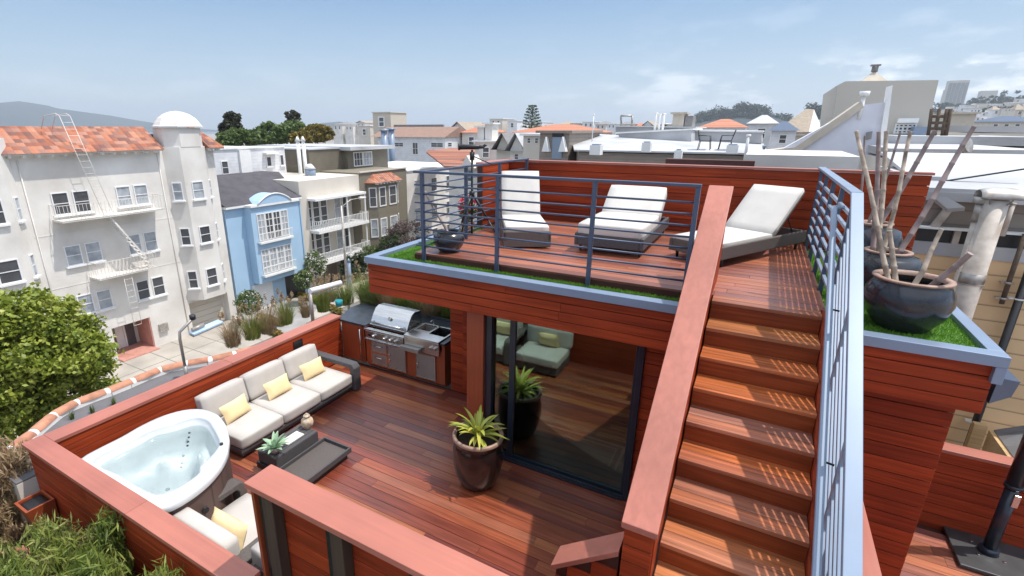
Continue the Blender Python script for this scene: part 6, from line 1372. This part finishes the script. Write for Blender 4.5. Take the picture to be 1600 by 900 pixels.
# ------------------------------------------------------------------ our own building below, roof ledge, clay coping
own = thing('own_building', (-3,4,ZS), 'grey rendered lower storeys of the building that carries the decks', 'building')
cp = [(-7.40,1.55),(-7.59,1.96),(-7.77,2.17),(-7.97,2.44),(-8.04,2.61),(-8.05,2.9),(-8.02,3.14),(-8.02,3.41),(-8.05,3.7),(-8.02,4.02),(-7.92,4.22),(-7.70,4.52),(-7.55,4.8),(-7.45,5.17),(-7.2,5.6),(-7.06,6.2),(-7.05,7.0),(-7.1,9.3)]
mb = MB(); mb.poly([(x+.12,y) for x,y in cp][::1]+[(-6.76,9.3),(-6.76,1.55)],ZS,.44); mb.box(-6.76,1.75,ZS,-.4,9.3,-.31); mb.build('wall', M['stucco2'], own)
mb = MB(); mb.poly([(x+.06,y) for x,y in cp][::1]+[(-6.765,9.3),(-6.765,1.55)],.44,.46); mb.build('ledge_roof', M['tar'], own)
cpo = thing('clay_coping', (-7.9,3,.5), 'winding clay tile coping with white mortar joints along the roof ledge', 'coping')
full = [(-7.0,.2),(-7.1,.7),(-7.22,1.15)]+cp; P_ = [Vector((x,y,.52)) for x,y in full]
seglen = [0]
for i in range(1,len(P_)): seglen.append(seglen[-1]+(P_[i]-P_[i-1]).length)
def along(s):
    for i in range(1,len(P_)):
        if s <= seglen[i]: t = (s-seglen[i-1])/(seglen[i]-seglen[i-1]); return P_[i-1].lerp(P_[i],t)
    return P_[-1]
def saddle(a,b,r,z=0):
    a = Vector(a); b = Vector(b); d = (b-a).normalized(); s_ = Vector((-d.y,d.x,0)); n = 8; mb = MB(); V = []
    for p in (a,b): V += [p+s_*cos(pi*k/n)*r+Vector((0,0,sin(pi*k/n)*r*.75+z)) for k in range(n+1)]
    V += [a+Vector((0,0,-.02)),b+Vector((0,0,-.02))]
    mb.add(V,[(k,k+1,n+2+k,n+1+k) for k in range(n)],True); mb.add(V,[tuple(range(n,-1,-1))+() , tuple(range(n+1,2*n+2)), (0,n+1,2*n+1,n)]); return mb
s_ = 0
while s_ < seglen[-1]-.5:
    L = g.uniform(.30,.38); saddle(along(s_),along(s_+L),.08).build('clay_tile', M['terracotta'], cpo); saddle(along(s_+L-.01),along(s_+L+.07),.07).build('mortar_joint', M['white'], cpo); s_ += L+.06
mb = MB()
for i in range(len(P_)-1): a,b = P_[i],P_[i+1]; mb.bar(a-Vector((0,0,.05)),b-Vector((0,0,.05)),.15,.09)
mb.build('bed', M['white'], cpo)
# fixtures on the ledge
g1 = thing('gooseneck_lamp', (-7.3,4.0,.46), 'bent steel pole lamp with black cap and glass panel behind the sofa wall', 'lamp')
b0 = aX(291,583,-7.25); zt_ = aX(292,515,-7.25); t0 = aX(301,497,-7.25)
mb = MB(); mb.tube([(-7.25,b0.y,.46),(-7.25,b0.y,zt_.z-.12),(-7.25,b0.y+.015,zt_.z),(-7.25,t0.y-.04,t0.z-.03),(-7.25,t0.y+.02,t0.z-.02)],.022,10); mb.cyl((-7.25,b0.y,.46),(-7.25,b0.y,.80),.03,n=12); mb.build('pole', M['steel_dark'], g1)
mb = MB(); mb.cyl((-7.25,t0.y,t0.z-.02),(-7.25,t0.y,t0.z+.05),.045,n=14); mb.build('cap', M['black'], g1)
a_ = aX(299,522,-7.25); b_ = aX(345,502,-7.2); mb = MB(); mb.bar(a_,b_,.16,.035); mb.build('glass_panel', mat('pale_blue_diffuser',(.42,.55,.70),.2,spec=.8), g1, .006)
mb = MB(); mb.bar(a_-Vector((0,0,.03)),b_-Vector((0,0,.03)),.10,.02); mb.cyl(a_+Vector((0,.02,.06)),a_+Vector((0,.22,.08)),.03,n=10); mb.build('bracket', M['galv'], g1)
g2 = thing('tube_floodlight', (-7.3,6.5,.46), 'white tubular fixture on a dark post among the grasses behind the parapet', 'lamp')
b0 = aX(488,492,-7.3); mb = MB(); mb.cyl((-7.3,b0.y,.46),(-7.3,b0.y,aX(487,458,-7.3).z),.035,n=10); mb.build('post', M['steel_dark'], g2)
a_ = aX(484,455,-7.3); b_ = aX(532,442,-7.3); mb = MB(); mb.cyl(a_,b_,.055,n=14); mb.build('tube', M['white'], g2); mb = MB(); mb.tube([a_,a_+Vector((0,.1,-.1)),b_+Vector((0,-.1,-.1)),b_],.01,6); mb.build('bracket', M['galv'], g2)
c = aZ(530,478,.6); tb = MB(); tb.cyl(c,c+Vector((0,0,.13)),.07,.085,n=14); tag(tb.build('teal_bucket', M['teal']), 'small teal pot among the grasses behind the stone worktop', 'pot')
# grasses along the parapet and behind the kitchen
def grass(name,label,c,r,h,n,m,g_,stalks=0,cat='plant',group=None):
    o = thing(name,tuple(c),label,cat,group); mb = MB(); V=[];F=[]
    for i in range(n):
        a = g_.uniform(0,6.283); rr2 = r*g_.random()**.5; b = Vector(c)+Vector((cos(a)*rr2*.5,sin(a)*rr2*.5,0)); L = h*g_.uniform(.5,1.1); lean = g_.uniform(.1,.9); d = Vector((cos(a),sin(a),0)); s2 = Vector((-sin(a),cos(a),0))*g_.uniform(.004,.009); k=len(V)
        for t in (0,.4,.75,1): 
            p = b+Vector((0,0,L*(t-.25*lean*t*t)))+d*(r*lean*t*t*1.1); V += [p-s2*(1-t*.9),p+s2*(1-t*.9)]
        F += [(k+2*q,k+2*q+1,k+2*q+3,k+2*q+2) for q in range(3)]
    mb.add(V,F); mb.build('blades', M[m], o)
    if stalks:
        mb = MB()
        for i in range(stalks):
            a = g_.uniform(0,6.283); p = Vector(c)+Vector((cos(a)*r*.6,sin(a)*r*.6,h*g_.uniform(.9,1.35))); mb.tube([Vector(c),Vector(c).lerp(p,.6),p],.004,4); leaves(mb,p,(.03,.03,.08),26,.03,g_,1.4)
        mb.build('seed_heads', M['leaf_dry'], o)
    return o
NP = 0
for i,(px,py,z,r,h,m,w) in enumerate(((365,540,.46,.16,.42,'leaf_dry','beside the gooseneck lamp'),(395,528,.46,.18,.45,'leaf_garden','where the coping meets the parapet'),(418,518,.46,.18,.5,'leaf_dry','on the parapet behind the middle sofa cushion'),(448,505,.46,.22,.5,'leaf_garden','left of the tube fixture'),(478,495,.46,.2,.42,'leaf_dry','at the foot of the tube fixture'),(505,486,.5,.25,.5,'leaf_garden','right of the tube fixture'),(540,474,.5,.25,.55,'leaf_garden','left of the stone worktop corner'),(515,470,.5,.25,.6,'leaf_dry','behind the teal pot'))):
    c = aZ(px,py,z); grass('reed_clump','%s reed tuft %s' % ('dry reddish' if m=='leaf_dry' else 'green',w),c,r*1.3*g.uniform(.6,1.5),h*g.uniform(.7,1.25),360,m,g,14,group='grasses on the roof ledge')
for i in range(9):
    x = -7.0+.36*i+g.uniform(-.05,.05); y = 7.75+g.uniform(-.1,.25); m = ('leaf_garden','leaf_mid','leaf_dry')[i%3]
    grass('reed_clump','%s reed clump, %s from left behind the outdoor kitchen' % (('feathery','broad','straw coloured')[i%3],('first','second','third','fourth','fifth','sixth','seventh','eighth','ninth')[i]),(x,y,.62),.42,.72,900,m,g,8,group='grasses behind the kitchen')
mb = MB(); mb.box(-7.05,7.5,.2,-3.9,8.3,.62); tag(mb.build('kitchen_planter', M['soil']), 'long dark soil bed behind the outdoor kitchen', 'planter')
# ------------------------------------------------------------------ roof garden, bottom left
mb = MB(); mb.box(-9.5,-3,-.95,-1.0,1.72,-.75); tag(mb.build('roof_garden_floor', M['tar']), kind='structure')
mb = MB(); mb.box(-9.5,-3,ZS,-1.0,1.72,-.95); mb.build('garden_wing', M['stucco2'], own)
def feather(name,label,c,r,h,n,m,g_,stems=14):
    """loose shrub: thin stems carrying sprays of narrow leaves"""
    o = thing(name,tuple(c),label,'shrub','feathery shrubs in the roof garden'); st_ = MB(); mb = MB()
    for i in range(stems):
        a = g_.uniform(0,6.283); e = Vector(c)+Vector((cos(a)*r*g_.uniform(.3,1),sin(a)*r*g_.uniform(.3,1),h*g_.uniform(.6,1.05))); md_ = Vector(c).lerp(e,.55)+Vector((0,0,.08)); st_.tube([Vector(c),md_,e],[.012,.008,.004],5)
        for q in range(5):
            t = .35+.65*q/4; p = (Vector(c).lerp(md_,t/.55) if t < .55 else md_.lerp(e,(t-.55)/.45)); leaves(mb,p,(r*.30,r*.30,r*.28),max(8,n//(stems*5)),.024,g_,5.0,.6,hollow=.05)
    st_.build('stems', M['bark'], o); mb.build('foliage', M[m], o); return o
sh = [((-7.55,.95,-.75),.55,1.25,'leaf_garden','at the far left by the clay coping'),((-6.9,1.2,-.75),.42,1.1,'leaf_dry','below the parapet corner'),((-6.3,.75,-.75),.55,1.05,'leaf_garden','left of the terracotta pot'),((-5.75,1.05,-.75),.5,.55,'leaf_dry','right of the first hanging planter'),((-5.3,1.3,-.75),.42,.95,'leaf_mid','rising against the parapet below the hot tub'),((-5.2,.55,-.75),.6,1.15,'leaf_garden','in the middle of the bottom edge'),((-4.75,1.15,-.75),.45,1.15,'leaf_garden','between the two hanging planters'),((-4.3,.75,-.75),.5,1.1,'leaf_mid','left of the second hanging planter'),((-6.6,.2,-.75),.6,1.1,'leaf_mid','in the bottom left corner'),((-5.9,.2,-.75),.6,1.0,'leaf_dry','at the bottom edge beside the terracotta pot'),((-7.4,.3,-.75),.6,1.3,'leaf_mid','leaning over the clay coping at the left edge'),((-3.9,1.2,-.75),.4,1.1,'leaf_garden','under the second hanging planter'),((-4.6,.2,-.75),.6,1.1,'leaf_garden','at the bottom edge below the second planter'),((-6.95,.75,-.75),.5,1.2,'leaf_garden','just below the first hanging planter'),((-8.1,.7,-.75),.6,1.3,'leaf_garden','outside the clay coping at the left edge'),((-6.1,.75,-.75),.5,.9,'leaf_mid','on the near side of the first hanging planter'),((-7.2,1.5,-.75),.35,1.1,'leaf_dry','in the angle under the parapet corner'),((-5.75,.6,-.75),.55,.9,'leaf_garden','just above the bottom edge below the first planter'),((-4.9,1.45,-.75),.3,.8,'leaf_garden','pressed against the parapet halfway between the planters')]
for (c,r,h,m,w) in sh:
    feather('feathery_shrub','%s feathery shrub %s' % ({'leaf_garden':'green','leaf_dry':'dry brown','leaf_mid':'deep green'}[m],w),c,r*1.2,(.62 if -7.05<c[0]<-5.7 and c[1]>.4 else h+(.30 if c[1]>.9 else .12)),30000,{'leaf_mid':'leaf_olive'}.get(m,m),g,48)
mb = MB()
for i in range(34000):
    x = g.uniform(-9.3,-2.5); y = g.uniform(-2.5,1.7); a = g.uniform(0,6.28); L=g.uniform(.08,.42); t=Vector((g.uniform(-.1,.1),g.uniform(-.1,.1),L)); p=Vector((x,y,-.75)); d=Vector((cos(a),sin(a),0))*.012
    mb.add([p-d,p+d,p+t],[(0,1,2)])
tag(mb.build('ground_cover', M['leaf_garden']), 'low green ground cover filling the roof garden', 'ground cover', kind='stuff')
def hbox(x,label):
    o = thing('hanging_planter',(x,1.6,.1),label,'planter','wooden planters hung outside the front parapet'); y0,y1 = 1.44,1.70
    mb = MB()
    b_ = lambda k: [(x-.15*k,y1-.26*k,0),(x+.15*k,y1-.26*k,0),(x+.15*k,y1,0),(x-.15*k,y1,0)]
    lo = [(p[0],p[1],.02) for p in b_(.72)]; hi = [(p[0],p[1],.36) for p in b_(1.0)]; li = [(x-.125,y0+.025,.36),(x+.125,y0+.025,.36),(x+.125,y1-.02,.36),(x-.125,y1-.02,.36)]; lb_ = [(p[0],p[1],.28) for p in li]
    mb.add(lo+hi+li+lb_,[(0,3,2,1),(0,1,5,4),(1,2,6,5),(2,3,7,6),(3,0,4,7),(4,5,9,8),(5,6,10,9),(6,7,11,10),(7,4,8,11),(8,9,13,12),(9,10,14,13),(10,11,15,14),(11,8,12,15)]); mb.build('box', M['post_wood'], o)
    cushion(x-.12,y0+.03,.26,x+.12,y1-.03,.34).build('liner', M['black'], o)
hbox(-6.42,'open wooden planter with black liner hung outside the parapet near its left corner'); hbox(-4.2,'wooden planter with black liner hung outside the parapet at the bottom edge')
c = aZ(14,872,-.1); o = thing('terracotta_pot',(c.x,c.y,-.5),'terracotta pot with a pale tag at the lower left edge','pot')
mb = MB(); mb.lathe((c.x,c.y,-.45),[(0,0),(.11,0),(.16,.30),(.175,.30),(.175,.35),(.155,.35),(.145,.28)],24); mb.build('pot', M['terracotta'], o); mb = MB(); mb.lathe((c.x,c.y,-.15),[(0,0),(.15,0)],16); mb.build('soil', M['soil'], o)
mb = MB(); mb.box(c.x+.05,c.y-.17,-.36,c.x+.11,c.y-.16,-.30); mb.build('tag', M['paper'], o)
# weeds and twig on the ledge
for px,py in ((145,645),(113,655),(178,632)):
    c = aZ(px,py,.46); grass('ledge_weed','small green weed on the grey ledge, %s' % {145:'middle of the three',113:'nearest the parapet corner',178:'farthest from the parapet corner'}[px],c,.05,.13,40,'leaf_mid',g,0,'weed','weeds on the grey ledge')
# red geraniums by the back left corner
c = aZ(752,345,2.6); c = Vector((-4.12,7.2,2.6)); o = thing('geranium_pot',tuple(c),'pot of bright red flowers behind the left railing of the terrace','potted plant')
mb = MB(); mb.lathe(c,[(0,0),(.09,0),(.12,.2),(.10,.2)],16); mb.build('pot', M['terracotta'], o); mb = MB(); leaves(mb,c+Vector((0,0,.38)),(.16,.16,.2),500,.05,g); mb.build('leaves', M['leaf_mid'], o); mb = MB(); leaves(mb,c+Vector((0,0,.45)),(.17,.17,.22),260,.05,g,hollow=.8); mb.build('petals', M['leaf_red'], o)

# ------------------------------------------------------------------ sea air
hz_ = MB(); hz_.box(-6500,-3200,-11,6500,6500,215); hz_ = hz_.build('haze', None); hz_['kind'] = 'stuff'; hz_['label'] = 'pale sea haze over the distant hills and skyline'
m = bpy.data.materials.new('haze'); m.use_nodes = True; t = m.node_tree; t.nodes.clear(); ou = t.nodes.new('ShaderNodeOutputMaterial'); pv = t.nodes.new('ShaderNodeVolumePrincipled')
pv.inputs['Color'].default_value = (.80,.88,.97,1); pv.inputs['Density'].default_value = HAZE; pv.inputs['Anisotropy'].default_value = .2
t.links.new(pv.outputs[0], ou.inputs['Volume']); hz_.data.materials.append(m)
